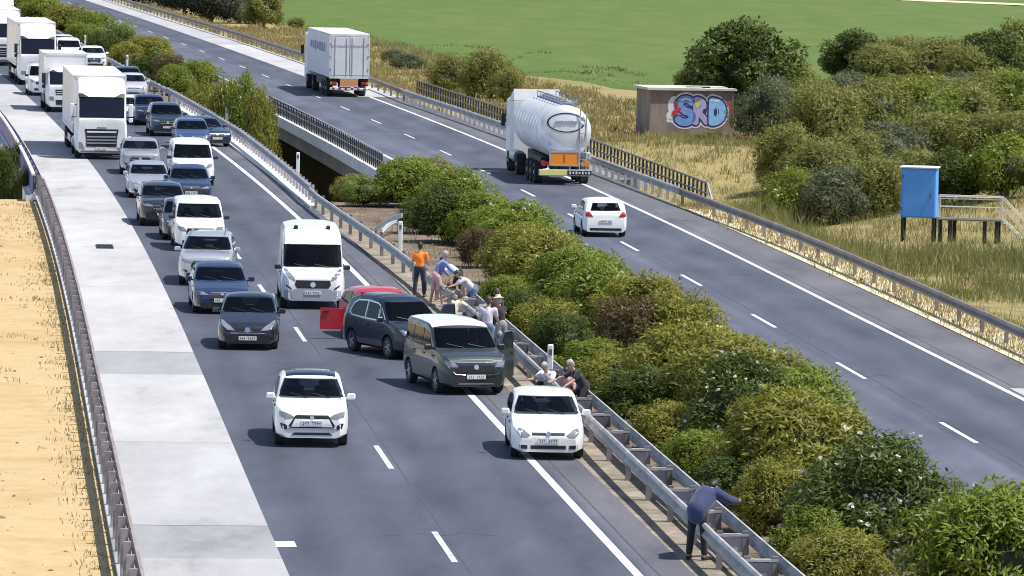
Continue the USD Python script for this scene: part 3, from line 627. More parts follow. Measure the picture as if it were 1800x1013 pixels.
def suv(L_=4.6, W=1.84, H=1.68, lamp=LAMP, rails=False, chrome=True):
    k = H/1.68
    P = [(0, .6), (.02, .78), (.08, .92), (.2, 1.0), (.7, 1.06), (1.2, 1.10), (1.28, 1.115), (2.1, 1.58*k), (2.4, 1.65*k), (2.8, H), (3.8, 1.65*k), (4.3, 1.52*k), (4.5, 1.1), (4.57, .95), (4.6, .5)]
    c = base_car(L_, W, P, 1.05, (1.28, 2.12), [[(1.75, 1.10), (2.2, 1.45*k), (2.7, 1.52*k), (2.7, 1.10)], [(2.78, 1.10), (2.78, 1.52*k), (3.5, 1.50*k), (3.65, 1.12)], [(3.73, 1.14), (3.6, 1.49*k), (3.95, 1.45*k), (4.15, 1.2)]],
        [(.40, .78), (.78, .80), (.82, .90), (.62, .89), (.44, .84)], [(.44, .52), (.48, .70), (.40, .85)], [(.66, .28), (.62, .44)], [(.58, .46), (.76, .48), (.76, .58), (.62, .54)], .50, wheel=.35, zlow=.25, seams=[1.7, 2.74, 3.55], badge=(.74, .06),
        chrome=[[(.40, .68), (.40, .70)], [(.38, .80), (.38, .82)]] if chrome else None, lamp=lamp, rear=REAR)
    if rails:
        for sx in (-1, 1): c.piece('roof_rail', MB().tube([(sx*.58, .1, H-.02), (sx*.58, 0, H+.05), (sx*.56, -1.5, H+.05), (sx*.56, -1.6, H-.05)], .022, 6), ALLOY)
    return c
def sedan(L_=4.6, W=1.8, H=1.43):
    return base_car(L_, W, [(0, .48), (.03, .58), (.10, .68), (.4, .78), (.9, .87), (1.3, .93), (1.38, .945), (2.2, 1.35), (2.5, 1.41), (2.9, H), (3.3, 1.39), (3.95, 1.06), (4.05, 1.03), (4.45, .99), (4.56, .9), (4.6, .45)], .90, (1.38, 2.22),
        [[(1.85, .95), (2.25, 1.25), (2.75, 1.32), (2.75, .95)], [(2.83, .95), (2.83, 1.32), (3.35, 1.29), (3.7, .99)]],
        [(.40, .60), (.74, .62), (.78, .72), (.60, .70)], [(.40, .48), (.42, .62), (.34, .69)], [(.66, .22), (.62, .36)], [(.58, .30), (.76, .32), (.74, .42), (.60, .40)], .44, wheel=.32, seams=[1.7, 2.79, 3.5], badge=(.64, .05), chrome=[[(.36, .67), (.33, .69)]], zlow=.18,
        rear=dict(win=[(.55, 1.05), (.45, 1.28)], tail=[(.45, .78), (.78, .8), (.76, .94), (.5, .9)], plate=.74, bump=[(.6, .25), (.6, .34)]))
def hatch_lion():
    return base_car(4.05, 1.75, [(0, .50), (.03, .60), (.10, .68), (.3, .77), (.8, .90), (1.15, .985), (1.22, 1.0), (2.0, 1.42), (2.25, 1.47), (2.6, 1.49), (3.2, 1.46), (3.6, 1.36), (3.88, 1.0), (3.98, .9), (4.05, .5)], .95, (1.22, 2.03),
        [[(1.65, 1.0), (2.05, 1.32), (2.5, 1.38), (2.5, 1.0)], [(2.58, 1.0), (2.58, 1.38), (3.2, 1.33), (3.4, 1.03)]],
        [(.36, .57), (.60, .60), (.80, .76), (.78, .86), (.70, .82), (.50, .70)], None, [(.62, .24), (.64, .38), (.56, .46)], [(.62, .40), (.72, .41), (.72, .50), (.62, .49)], .36, seams=[1.5, 2.54, 3.25], badge=(.60, .075), chrome=[[(.50, .50), (.50, .515)], [(.16, .555), (.10, .575)]], rear=REAR)
def box_van(L_=4.5, W=1.86, H=1.83, style=0):
    c = base_car(L_, W, [(0, .62), (.02, .80), (.08, .93), (.2, 1.02), (.6, 1.10), (.9, 1.145), (.98, 1.16), (1.4, 1.45), (1.72, 1.67), (1.95, 1.77), (2.2, H-.02), (3.2, H), (L_-.25, H-.02), (L_-.08, H-.12), (L_-.03, 1.0), (L_, .5)], 1.10, (.98, 1.78),
        [[(1.35, 1.16), (1.75, 1.52), (2.25, 1.60), (2.25, 1.16)], [(2.35, 1.16), (2.35, 1.62), (3.25, 1.62), (3.25, 1.16)], [(3.35, 1.18), (3.35, 1.62), (4.1, 1.60), (4.15, 1.2)]],
        [(.50, .76), (.72, .76), (.82, .82), (.84, .93), (.62, .91)], [(.50, .60), (.52, .70), (.48, .86)], [(.66, .28), (.66, .42)], None, .50, wheel=.33, zlow=.23, seams=[1.3, 2.3, 3.3], badge=(.76, .07), tum=.12, edge=.2, mirror_m=BLACK,
        chrome=[[(.78, .905), (.48, .875)]] if style else None, skid=[(.50, .30), (.48, .325)] if style else None, round_=.09, rear=REAR)
    if style:
        for sx in (-1, 1):
            P = np.array([(sx*.80, .90), (sx*.76, .76), (sx*.58, .565), (sx*.30, .55)]); y, _ = c.depth(P, 'front')
            c.piece('trim_strip', MB().tube(np.c_[P[:, 0], y+.012, P[:, 1]], .016, 5), CHROME)
    return c
def mpv():
    c = base_car(4.1, 1.76, [(0, .58), (.03, .72), (.12, .84), (.4, .94), (.8, 1.02), (.88, 1.04), (1.6, 1.56), (1.85, 1.66), (2.3, 1.715), (3.2, 1.70), (3.7, 1.58), (3.98, 1.05), (4.05, .9), (4.1, .5)], 1.0, (.88, 1.66),
        [[(1.1, 1.06), (1.5, 1.36), (1.55, 1.06)], [(1.63, 1.06), (1.63, 1.44), (1.8, 1.50), (2.42, 1.53), (2.42, 1.06)], [(2.5, 1.06), (2.5, 1.53), (3.1, 1.50), (3.35, 1.40), (3.5, 1.2), (3.4, 1.09)]],
        [(.44, .70), (.72, .72), (.80, .88), (.60, .84)], [(.40, .54), (.42, .68)], [(.62, .25), (.58, .42)], None, .48, wheel=.32, zlow=.22, seams=[1.5, 2.46, 3.3], badge=(.74, .05), trim=CHROME, rear=REAR)
    return c
def tall_van(L_=5.9, W=2.05, H=2.52, lights=True):
    c = base_car(L_, W, [(0, .70), (.03, .95), (.10, 1.08), (.3, 1.18), (.6, 1.26), (.68, 1.28), (1.1, 1.72), (1.42, 2.0), (1.48, 2.04), (1.70, 2.26), (1.95, 2.42), (2.3, 2.5), (2.8, H), (L_-.2, H-.02), (L_-.05, H-.12), (L_-.02, 1.0), (L_, .6)], 1.20, (.68, 1.46),
        [[(1.05, 1.26), (1.5, 1.75), (1.95, 1.80), (1.95, 1.26)]],
        [(.56, .92), (.74, .98), (.90, 1.16), (.92, 1.28), (.84, 1.26), (.62, 1.06)], [(.50, .68), (.58, .80), (.54, .94)], [(.62, .40), (.62, .50)], [(.66, .62), (.86, .74), (.86, .80), (.70, .70)], .54, wheel=.35, zlow=.28, seams=[1.0, 2.0], badge=(.80, .085), tum=.05, edge=.28, mirror_m=BLACK, round_=.16, inset=.02, rear=REAR)
    c.patch('bumper', mir([(.90, .34), (.92, .62), (.62, .60), (.60, .66)]), 'front', mat('van_grey_bumper', (.40, .41, .43), .5), .010)
    if lights:
        for sx in (-1, 1): c.piece('roof_lamp', MB().box((sx*.52, c.L/2-2.05, 2.50), (.13, .16, .14), ch=.03), BLACK)
    return c
def mid_van(L_=4.9, W=1.9, H=1.95):
    return base_car(L_, W, [(0, .62), (.02, .85), (.08, .98), (.3, 1.08), (.75, 1.17), (.82, 1.19), (1.3, 1.52), (1.7, 1.80), (2.0, 1.90), (2.6, H), (4.6, H-.01), (4.82, 1.85), (4.87, 1.0), (4.9, .5)], 1.14, (.82, 1.74),
        [[(1.2, 1.2), (1.65, 1.62), (2.2, 1.70), (2.2, 1.2)]],
        [(.54, .84), (.80, .86), (.86, 1.04), (.66, 1.0)], [(.50, .72), (.52, .90)], [(.6, .34), (.6, .48)], None, .54, wheel=.34, zlow=.24, seams=[1.15, 2.25], badge=(.84, .07), tum=.10, edge=.22, mirror_m=BLACK, round_=.12, rear=REAR)

# where each vehicle's front wheels stand in the picture, and its own look
def place(px, py, shell, yaw=0., rear=False, z=0.):
    p = at(px, py, z); s, d = w2sd(p); psi = head(s) + (0 if rear else math.pi) + math.radians(yaw)
    fwd = np.array([math.sin(psi), math.cos(psi), 0]); y = shell.axles[1] if rear else shell.axles[0]
    return p - fwd*y, psi
WH, SILV, GREY_ = paint((.80, .80, .79)), paint((.52, .53, .56), .55, .32), paint((.36, .36, .38), .6, .34)
NAVY, BLK, TEAL, SLATE, RED, BLUE = paint((.016, .026, .075), .2), paint((.010, .010, .016)), paint((.02, .045, .065), .2), paint((.020, .030, .032), .1, .42), paint((.46, .012, .030)), paint((.05, .08, .20), .4)
JAM = 'vehicles queued on the left carriageway'
def put(shell, name, label, cat, col, px, py, yaw=0., rear=False, group=JAM):
    loc, psi = place(px, py, shell, yaw, rear); return shell.build(name, label, cat, col, loc, psi, group)
put(asx(), 'crossover_car', 'white crossover car with dark glass roof leading the clear lane, nearest the concrete shoulder', 'car', WH, 546, 781, 2)
GV = golf(); put(GV, 'hatchback_car', 'white hatchback stopped over the edge line ahead of the green van, beside the rail', 'car', WH, 960, 803, 3)
TV = box_van(style=1); TV.patch('roof_panel', mir([(TV.top(1.9)-.04, TV.L/2-1.8), (TV.top(3.5)-.04, TV.L/2-4.38)]), 'top', WH, .008)  # white roof patch paints sun glare onto the dark van
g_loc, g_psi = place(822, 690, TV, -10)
tv = TV.build('people_carrier_van', 'dark grey-green van with roof glare painted white and its passenger-side door open beside the rail', 'van', SLATE, g_loc, g_psi, 'vehicles stopped at the crash scene')
MV = mpv(); m_loc, m_psi = place(728, 629, MV, -21)
mv = MV.build('mpv_car', 'black people carrier with bright-trimmed side windows slewed across the edge line behind the green van', 'car', paint((.007, .008, .020), .1, .4), m_loc, m_psi, 'vehicles stopped at the crash scene')
RD = golf(); _q = sdw(58.3, -.95); r_psi = head(58) + math.pi + math.radians(-9); r_loc = _q - np.array([math.sin(r_psi), math.cos(r_psi), 0])*RD.axles[0]
rd = RD.build('red_hatchback', 'red hatchback mostly hidden behind the black people carrier, red door wide open', 'car', RED, r_loc, r_psi, 'vehicles stopped at the crash scene')
def open_door(parent, shell, u, side, ang, length, m, z0=.32, zb=None, frame=True, glass=GLASS):
    """A front door swung out on its hinges: skin, window frame, pane and handle."""
    zb = zb or shell.belt; zt = zb+.46; x = side*shell.hw(u)*.97; y = shell.L/2-u
    x_ = UsdGeom.Xform.Define(stage, numbered(path_of(parent), 'open_door')); x_.AddTranslateOp().Set(Gf.Vec3d(x, y, 0)); x_.AddRotateZOp().Set(math.degrees(ang))
    P = x_.GetPrim()
    obj('door_skin', prism([(0, z0), (-length, z0+.02), (-length, zb), (0, zb)], .09, 'x'), m, P)
    if frame:
        b = MB(); b.tube([(0, -.05, zb), (0, -.42, zt), (0, -length+.1, zt), (0, -length+.02, zb)], .03, 6); obj('window_frame', b, m, P)
        obj('door_pane', prism([(-.10, zb+.0), (-.44, zt-.02), (-length+.12, zt-.02), (-length+.05, zb)], .012, 'x'), glass, P)
    obj('door_handle', MB().box((side*.06, -length+.18, zb-.1), (.04, .18, .035)), BLACK, P)
    return P
open_door(tv, TV, 1.18, -1, -math.radians(38), 1.08, SLATE, frame=True, glass=GLASS_TEAL)
open_door(mv, MV, 1.25, -1, -math.radians(62), 1.0, NAVY)
open_door(rd, RD, 1.42, 1, math.radians(78), 1.12, RED, z0=.28, frame=False)
put(tall_van(), 'camper_van', 'tall white van with two roof lamps standing on the edge line of the left carriageway', 'van', WH, 548, 541, 2)
put(hatch_lion(), 'hatchback_car', 'black hatchback heading the queue by the concrete shoulder, bright slanted headlights', 'car', BLK, 436, 612, 4)
put(sedan(H=1.46), 'saloon_car', 'dark navy saloon second in the queue, right behind the black hatchback', 'car', NAVY, 388, 549, 0)
put(suv(rails=True, H=1.66), 'suv_car', 'silver sport utility car with roof rails, third in the queue', 'car', SILV, 362, 500, 5)
put(box_van(H=1.84), 'small_van', 'white small van with dark mirrors right behind the silver sport utility car', 'van', WH, 350, 440, 0)
put(golf(), 'hatchback_car', 'dark grey hatchback half hidden behind the small white van', 'car', paint((.05, .055, .065), .4), 325, 421, 0)
put(suv(H=1.6), 'suv_car', 'charcoal car by the concrete shoulder, left of the small white van', 'car', paint((.035, .036, .045), .4), 286, 396, 0)
put(sedan(H=1.48), 'saloon_car', 'dark blue saloon in the inner lane, right in front of the white panel van', 'car', paint((.014, .022, .062), .2), 334, 355, 0)
put(sedan(H=1.46), 'saloon_car', 'silver saloon in front of the pale grey hatchback, beside the dark blue saloon', 'car', SILV, 262, 347, 0)
put(suv(H=1.58), 'hatchback_car', 'pale grey hatchback right in front of the big white lorry cab', 'car', paint((.40, .38, .40), .5, .35), 246, 306, 2)
put(mid_van(), 'panel_van', 'white panel van in the inner lane of the queue, beside the pale grey hatchback', 'van', WH, 338, 326, 0)
put(sedan(H=1.45), 'saloon_car', 'dark blue saloon pulled over on the hard shoulder against the bridge rail', 'car', paint((.022, .03, .08), .3), 372, 257, -16)
put(golf(), 'hatchback_car', 'dark blue hatchback right behind the white panel van', 'car', BLUE, 338, 262, 0)
put(suv(H=1.7), 'suv_car', 'dark teal car with a bright number plate in the inner lane beside the lorry', 'car', TEAL, 293, 239, 0)
put(suv(H=1.62), 'suv_car', 'navy car left of the dark teal one, close beside the big lorry', 'car', paint((.014, .02, .07), .2), 264, 220, 0)
put(golf(), 'hatchback_car', 'white hatchback between the big lorry cab and the navy car', 'car', WH, 238, 216, 0)
put(golf(), 'hatchback_car', 'pale hatchback in the inner lane, second behind the navy car', 'car', paint((.60, .60, .62), .3), 234, 172, 0)
put(sedan(), 'saloon_car', 'dark saloon behind the pale hatchback, next to the lorry roof', 'car', paint((.03, .04, .07), .3), 226, 158, 0)
put(suv(H=1.6), 'suv_car', 'pale car showing its dark windscreen above the big lorry roof', 'car', WH, 164, 122, 0)
put(box_van(), 'small_van', 'white small van behind the middle lorry, above the white box lorry roof', 'van', WH, 121, 112, 0)
put(sedan(), 'saloon_car', 'light saloon farthest back in the inner lane beside the grey lorry cab', 'car', paint((.62, .62, .64), .2), 112, 95, 0)
put(mid_van(), 'panel_van', 'light grey van between the box lorry and the larger lorry behind it', 'van', paint((.58, .60, .62)), 76, 168, 0)
put(skoda(), 'hatchback_car', 'white hatchback driving away in the right carriageway behind the tanker', 'car', WH, 1060, 415, 0, True, 'vehicles moving on the right carriageway')

# ---------------------------------------------------------------- lorries
def wheelset(t, y, x, r=.5, w=.3, dual=False, rim=ALLOY):
    for sx in (-1, 1):
        cx = sx*(x-w/2)
        tm = trimesh.creation.revolve(np.array([(r*.56, -w/2), (r*.94, -w/2), (r, -w*.35), (r, w*.35), (r*.94, w/2), (r*.56, w/2)]), sections=28)
        p = obj('wheel', trimesh.Trimesh(np.array(tm.vertices)[:, [2, 1, 0]]+[cx, y, r], tm.faces[:, ::-1], process=False), RUBBER, t, smooth=40)
        b = MB().cyl((cx+sx*w*.2, y, r), r*.57, w*.3, 'x', 24).cyl((cx+sx*w*.42, y, r), r*.2, .08, 'x', 12)
        for k in range(8): a = k*math.pi/4; b.cyl((cx+sx*w*.36, y+math.cos(a)*r*.36, r+math.sin(a)*r*.36), .03, .05, 'x', 6)
        obj('rim', b, rim, p)
def cab(t, y0, W=2.5, L_=2.3, H=3.95, white=WHITE, prof=None, style='big', zl=.32):
    """A lorry cab whose front stands at y0."""
    pr = prof or [(0, 1.72), (.02, 1.92), (.06, 2.0), (.34, 3.02), (.42, 3.10), (.75, 3.62), (1.2, H-.05), (1.7, H), (L_-.05, H), (L_, H-.1)]
    c = Shell(L_, W, pr, 1.86, zl, .02, .03, (.10, .5), (.0, .1), arch=False, round_=.16, edge=.25)
    off = y0 - L_/2
    u0, u1 = pr[2][0], pr[3][0]; z0, z1 = pr[2][1]+.03, pr[3][1]
    w = W/2
    c.patch('windscreen', [(-w+.17, z0), (w-.17, z0), (w-.16, z1), (-w+.16, z1)], 'front', GLASS, .012)
    c.patch('side_window', [(L_/2-.35, z0+.02), (L_/2-.55, z1-.1), (L_/2-1.3, z1-.1), (L_/2-1.3, z0+.02)], 'right', GLASS, .012, mirror='side')
    c.patch('sun_visor', [(w-.62, z1+.0), (w-.14, z1-.02), (w-.14, z1+.17), (w-.34, z1+.15)], 'front', BLACK, .05, True)
    if style == 'big':
        c.patch('grille', mir([(.74, .62), (.74, .95), (.82, 1.48)]), 'front', BLACK, .012)
        for z, hh in ((1.30, .085), (1.08, .06), (.92, .06), (.77, .06)): c.patch('grille_bar', mir([(.70, z), (.72, z+hh)]), 'front', ALLOY if hh < .08 else white, .03)
        c.patch('headlight', [(.80, .50), (1.08, .52), (1.10, .86), (.94, .82)], 'front', LAMP, .014, True, .1)
        c.patch('lower_bumper', mir([(1.0, zl+.02), (1.0, zl+.12)]), 'front', GREYP, .012)
        c.patch('name_strip', mir([(.24, 1.52), (.24, 1.57)]), 'front', GREYP, .014)
    else:
        c.patch('grille', mir([(.62, 1.02), (.66, 1.32)]), 'front', BLACK, .012)
        for z in (1.08, 1.18): c.patch('grille_bar', mir([(.6, z), (.6, z+.04)]), 'front', white, .02)
        c.patch('headlight', [(.72, .70), (1.06, .72), (1.06, .92), (.76, .92)], 'front', LAMP, .014, True, .1)
        c.patch('lower_intake', mir([(.6, zl+.12), (.64, zl+.40)]), 'front', BLACK, .012)
    c.plate(zl+.2)
    obj('cab', c.body.copy().apply_translation((0, off, 0)), white, t, smooth=28)
    last = None
    for nm, tm, m, lab, smt, sub in c.parts:
        q = tm.copy(); q.apply_translation((0, off, 0)); p = obj(nm, q, m, last if sub else t, smooth=smt)
        if not sub: last = p
    for sx in (-1, 1):
        m_ = MB().box((sx*(w+.17), y0-.45, z0+.35), (.22, .12, .62), ch=.04).box((sx*(w+.17), y0-.45, z0-.12), (.20, .11, .22), ch=.04)
        mm = obj('mirror', m_, BLACK if style != 'big' else white, t); obj('mirror_arm', MB().tube([(sx*w*.97, y0-.5, z0+.6), (sx*(w+.17), y0-.45, z0+.6)], .025).tube([(sx*w*.97, y0-.5, z0+.0), (sx*(w+.17), y0-.45, z0+.02)], .025), BLACK, mm)
    return c
def box_body(t, y0, y1, z0, z1, W=2.55, m=OFFWHITE, frame=OFFWHITE):
    obj('box_body', MB().box((0, (y0+y1)/2, (z0+z1)/2), (W, y0-y1, z1-z0), ch=.03), m, t)
    b = MB()
    for sx in (-1, 1):
        b.box((sx*W/2, (y0+y1)/2, z1-.05), (.05, y0-y1+.02, .12)).box((sx*W/2, (y0+y1)/2, z0+.06), (.05, y0-y1+.02, .14))
        for y in (y0, y1): b.box((sx*(W/2-.03), y, (z0+z1)/2), (.1, .05, z1-z0))
    for y in (y0, y1): b.box((0, y, z1-.05), (W, .05, .12)).box((0, y, z0+.06), (W, .05, .14))
    obj('edge_frame', b, frame, t)
def lorry(label, px, py, kind='artic', yaw=0., name='lorry', cabH=3.95, boxtop=4.0, style='big', length=13.6, white=WHITE, boxm=OFFWHITE, cabprof=None, cabW=2.5):
    p = at(px, py, 0); s, d = w2sd(p); psi = head(s) + math.pi + math.radians(yaw); f = np.array([math.sin(psi), math.cos(psi), 0])
    t = thing(name, label, 'lorry', p - f*0, -psi, JAM)      # origin under the front bumper
    cab(t, 0., H=cabH, style=style, white=white, prof=cabprof, W=cabW)
    wheelset(t, -1.4, cabW/2-.02)
    if kind == 'artic':
        wheelset(t, -5.0, 1.24, w=.55); obj('chassis', MB().box((0, -3.6, .75), (.9, 5.6, .3)).box((0, -9.5, 1.0), (.9, 11.5, .25)), CHASSIS, t)
        obj('fuel_tank', MB().cyl((-1.0, -3.3, .72), .33, 1.2, 'y', 18).cyl((1.0, -3.3, .72), .33, 1.2, 'y', 18), ALLOY, t, smooth=40)
        box_body(t, -2.75, -2.75-length, 1.15, boxtop, m=boxm)
        for k in range(3): wheelset(t, -2.75-length+2.4+1.31*k, 1.24, w=.38)
        obj('underrun_guard', MB().box((1.2, -9, .65), (.05, 3.4, .35)).box((-1.2, -9, .65), (.05, 3.4, .35)), ALLOY, t)
        return t
    obj('chassis', MB().box((0, -4.2, .8), (.9, 7.2, .3)), CHASSIS, t); wheelset(t, -6.2, 1.2, w=.5)
    box_body(t, -1.95, -1.95-length, 1.0, boxtop, W=2.5, m=boxm)
    obj('underrun_guard', MB().box((1.18, -3.8, .7), (.05, 3., .4)).box((-1.18, -3.8, .7), (.05, 3., .4)), GREYP, t)
    return t
lorry('big white articulated lorry with tall roof deflector and barred grille, first of the lorries', 178, 281, 'artic', 0, 'articulated_lorry', 3.9, 3.95)
smallprof = [(0, 1.35), (.02, 1.5), (.06, 1.58), (.28, 2.32), (.36, 2.40), (.55, 2.46), (1.6, 2.5), (1.75, 2.45)]
lorry('white box lorry with a small cab under a tall box, second behind the big lorry', 117, 198, 'rigid', 0, 'box_lorry', 2.4, 3.35, 'small', 6.0, cabprof=[(u, z) for u, z in smallprof], cabW=2.3)
lorry('larger white lorry with pale cab and broad roof board, third in the row of lorries', 66, 150, 'artic', 0, 'articulated_lorry', 3.95, 4.0, 'small', 13.0, boxm=WHITE)
lorry('white lorry cut by the left edge of the picture, last in the row', 6, 116, 'artic', 0, 'articulated_lorry', 3.9, 3.95, 'big', 13.0)
lorry('tall white lorry roof farthest back, top left corner', -2, 78, 'artic', 0, 'articulated_lorry', 3.9, 4.0, 'big', 13.0)

def rear_lights(t, y, z, W, m=TAIL):
    for sx in (-1, 1):
        h = obj('tail_light', MB().box((sx*(W/2-.28), y-.03, z), (.42, .06, .16), ch=.015), m, t)
        obj('indicator', MB().box((sx*(W/2-.12), y-.062, z), (.10, .01, .14)), AMBER, h)
def away(px, py, name, label, cat, yaw=0):
    """Origin below the rear end; the vehicle runs off forward along +y."""
    p = at(px, py, 0); s, d = w2sd(p); psi = head(s) + math.radians(yaw)
    return thing(name, label, cat, p, -psi, 'vehicles moving on the right carriageway')
t = away(613, 171, 'articulated_lorry', 'white box trailer lorry driving away on the right carriageway, farthest vehicle there', 'lorry')
LIL = mat('trailer_grey', (.56, .55, .60), .5, var=.08, scale=.6); LETTER = mat('trailer_lettering', (.10, .12, .28), .5, var=.3, scale=2.5)
obj('trailer_box', MB().box((0, 6.8, 2.6), (2.55, 13.6, 2.75), ch=.02), LIL, t)
obj('roof', MB().box((0, 6.8, 4.0), (2.58, 13.66, .05)), WHITE, t)
b = MB()
for sx in (-1, 1): b.box((sx*1.24, -.02, 2.6), (.09, .06, 2.75))
b.box((0, -.02, 3.93), (2.55, .06, .14)).box((0, -.02, 1.26), (2.55, .06, .16)); obj('rear_frame', b, WHITE, t)
for sx in (-1, 1):
    dd = obj('rear_door', MB().box((sx*.60, -.03, 2.6), (1.14, .05, 2.44), ch=.01), OFFWHITE, t)
    for x in (.18, .92): obj('lock_bar', MB().tube([(sx*x, -.075, 1.4), (sx*x, -.075, 3.8)], .018), STEEL, dd)
    obj('hinge', MB().box((sx*1.2, -.07, 1.8), (.1, .03, .08)).box((sx*1.2, -.07, 2.6), (.1, .03, .08)).box((sx*1.2, -.07, 3.4), (.1, .03, .08)), STEEL, dd)
    b = MB(); rng = random.Random(4+sx)
    for k in range(7): b.box((sx*.6 - .48 + .16*k, -.062, 3.22+.02*rng.random()), (.11, .006, .10+.05*rng.random()))
    obj('lettering_band', b, mat('faded_lettering_%d' % (sx+1), (.36, .34, .48), .6), dd)
b = MB(); rng = random.Random(9)
for k in range(7): b.box((-1.282, 3.2+1.35*k, 3.05), (.008, .95, .62 - .2*rng.random()))
obj('side_lettering', b, LETTER, t)
obj('chassis', MB().box((0, 6.8, .95), (.9, 13.2, .3)).box((-1.18, 5.5, .9), (.05, 6, .5)).box((1.18, 5.5, .9), (.05, 6, .5)), CHASSIS, t)
obj('bumper', MB().box((0, .02, .52), (2.45, .12, .16), ch=.03), WHITE, t)
b = MB()
for k in range(6): b.box((-1.0+.4*k, -.045, .52), (.16, .01, .12))
obj('bumper_stripes', b, TAIL, t)
obj('marker_board', MB().box((0, -.03, .92), (1.15, .04, .48)), mat('marker_board_orange', (.62, .28, .10), .5), t); obj('board_frame', MB().box((0, -.025, 1.17), (1.2, .05, .05)).box((0, -.025, .67), (1.2, .05, .05)), WHITE, t)
rear_lights(t, 0, .88, 2.55); [obj('mudguard', MB().box((sx*1.0, .3, .95), (.5, .06, .5)), CHASSIS, t) for sx in (-1, 1)]
for y in (2.0, 3.3, 4.6): wheelset(t, y, 1.25, w=.38)
for y in (10.5, 14.2): wheelset(t, y, 1.25, w=.4)
obj('tractor_cab', MB().box((0, 15.0, 2.1), (2.48, 2.1, 3.2), ch=.15), WHITE, t)
obj('mirror', MB().box((-1.42, 15.7, 2.5), (.2, .1, .6), ch=.03), BLACK, t); obj('mirror', MB().box((1.42, 15.7, 2.5), (.2, .1, .6), ch=.03), BLACK, t)

t = away(993, 326, 'tanker_lorry', 'white tanker lorry with ribbed silver barrel and orange rear board on the right carriageway', 'lorry')
TANK = mat('tank_white', (.70, .70, .72), .28, .25, var=.1, scale=.8, coat=.3)
def barrel(pts, n=40):
    m = trimesh.creation.revolve(np.array(pts), sections=n); v = np.array(m.vertices)[:, [0, 2, 1]]; return trimesh.Trimesh(v*[1, 1, 1], m.faces[:, ::-1], process=False)
R_ = 1.24
prof = [(0, .02), (.5, .03), (.9, .10), (1.12, .22), (1.21, .36), (R_, .55)] + [(R_, .6+.6*k) for k in range(1, 16)] + [(R_, 10.2), (1.1, 10.5), (.6, 10.62), (0, 10.65)]
tk = barrel(prof); tk.apply_translation((0, 0, 2.42)); obj('tank_barrel', tk, TANK, t, smooth=40)
for k in range(9):
    rg = barrel([(R_-.01, 1.0+1.05*k), (R_+.035, 1.02+1.05*k), (R_+.035, 1.1+1.05*k), (R_-.01, 1.12+1.05*k)]); rg.apply_translation((0, 0, 2.42)); obj('tank_rib', rg, TANK, t, smooth=40)
BLUEG = mat('walkway_bluegrey', (.16, .18, .30), .6, .2, var=.5, scale=4.)
obj('walkway', MB().box((.25, 5.2, 3.70), (.85, 8.6, .05)), BLUEG, t)
for k in range(6): obj('hatch', MB().cyl((.18, 1.8+1.35*k, 3.74), .28, .16, 'z', 16).cyl((.18, 1.8+1.35*k, 3.84), .12, .1, 'z', 10), STEEL, t, smooth=40)
b = MB()
for sx in (-.2, .68):
    b.tube([(sx, .9, 3.95), (sx, 9.4, 3.95)], .025)
    for y in np.arange(.9, 9.5, 1.2): b.tube([(sx, y, 3.62), (sx, y, 3.95)], .02)
obj('walkway_rail', b, BLUEG, t)
def ring_on_end(a, b_, w, dx, dz, gap):
    """An open oval ring painted on the domed rear end."""
    V, Fc = [], []; th = np.linspace(gap, 2*math.pi-gap, 64)
    for r in (0, 1):
        for q in th: V.append((dx + (a+r*w)*math.cos(q), 0, dz + (b_+r*w*.7)*math.sin(q)))
    V = np.array(V); rr = np.hypot(V[:, 0], V[:, 2]); pp = np.array(prof[:6]); V[:, 1] = np.interp(rr, pp[:, 0], pp[:, 1]) - .012; V[:, 2] += 2.42
    n = len(th); i = np.arange(n-1); f = np.stack([i, i+1, i+n+1, i+n], 1); f = np.vstack([f[:, [0, 1, 2]], f[:, [0, 2, 3]]])
    V2 = np.vstack([V, V+[0, .02, 0]]); f2 = np.vstack([f, f[:, ::-1]+2*n])
    return trimesh.Trimesh(V2, f2, process=False)
obj('end_emblem', ring_on_end(.80, .40, .075, 0, .45, .22), BLACK, t)
b = MB()
for k, w in enumerate((.16, .2, .12, .2, .16)): b.box((-.42+.21*k, .02, 2.89), (w, .05, .12 + .03*(k % 2)))
obj('emblem_lettering', b, mat('emblem_grey', (.34, .35, .40), .5), t)
obj('rear_cross_band', MB().box((0, .12, 1.95), (1.5, .06, .22)), STEEL, t)
obj('orange_board', MB().box((-.06, -.02, 1.22), (1.25, .05, .56)), mat('board_orange', (.85, .27, .02), .45), t)
obj('board_frame', MB().box((-.06, -.03, 1.53), (1.34, .06, .06)).box((-.06, -.03, .91), (1.34, .06, .06)).box((-.72, -.03, 1.22), (.06, .06, .66)).box((.60, -.03, 1.22), (.06, .06, .66)), STEEL, t)
obj('board_mark', MB().box((-.06, -.05, 1.22), (.05, .01, .36)), mat('board_dark', (.30, .08, .02), .5), t)
obj('rear_bumper', MB().box((0, .02, .58), (2.45, .14, .30), ch=.03), STEEL, t)
obj('yellow_plate', MB().box((-.56, -.06, .58), (1.25, .02, .24)), mat('plate_yellow', (.75, .66, .25), .5), t)
q = obj('number_plate', MB().box((.66, -.06, .58), (1.1, .02, .22)), INK, t)
b = MB()
for k in range(7): b.box((.22+.145*k, -.075, .58), (.07, .01, .12 - .03*(k % 2)))
obj('plate_characters', b, PLATE, q)
for sx in (-1, 1): obj('lamp_cluster', MB().cyl((sx*1.0, .0, 1.0), .13, .1, 'y', 16).cyl((sx*.80, .0, .98), .10, .1, 'y', 16), TAIL if sx < 0 else AMBER, t, smooth=40)
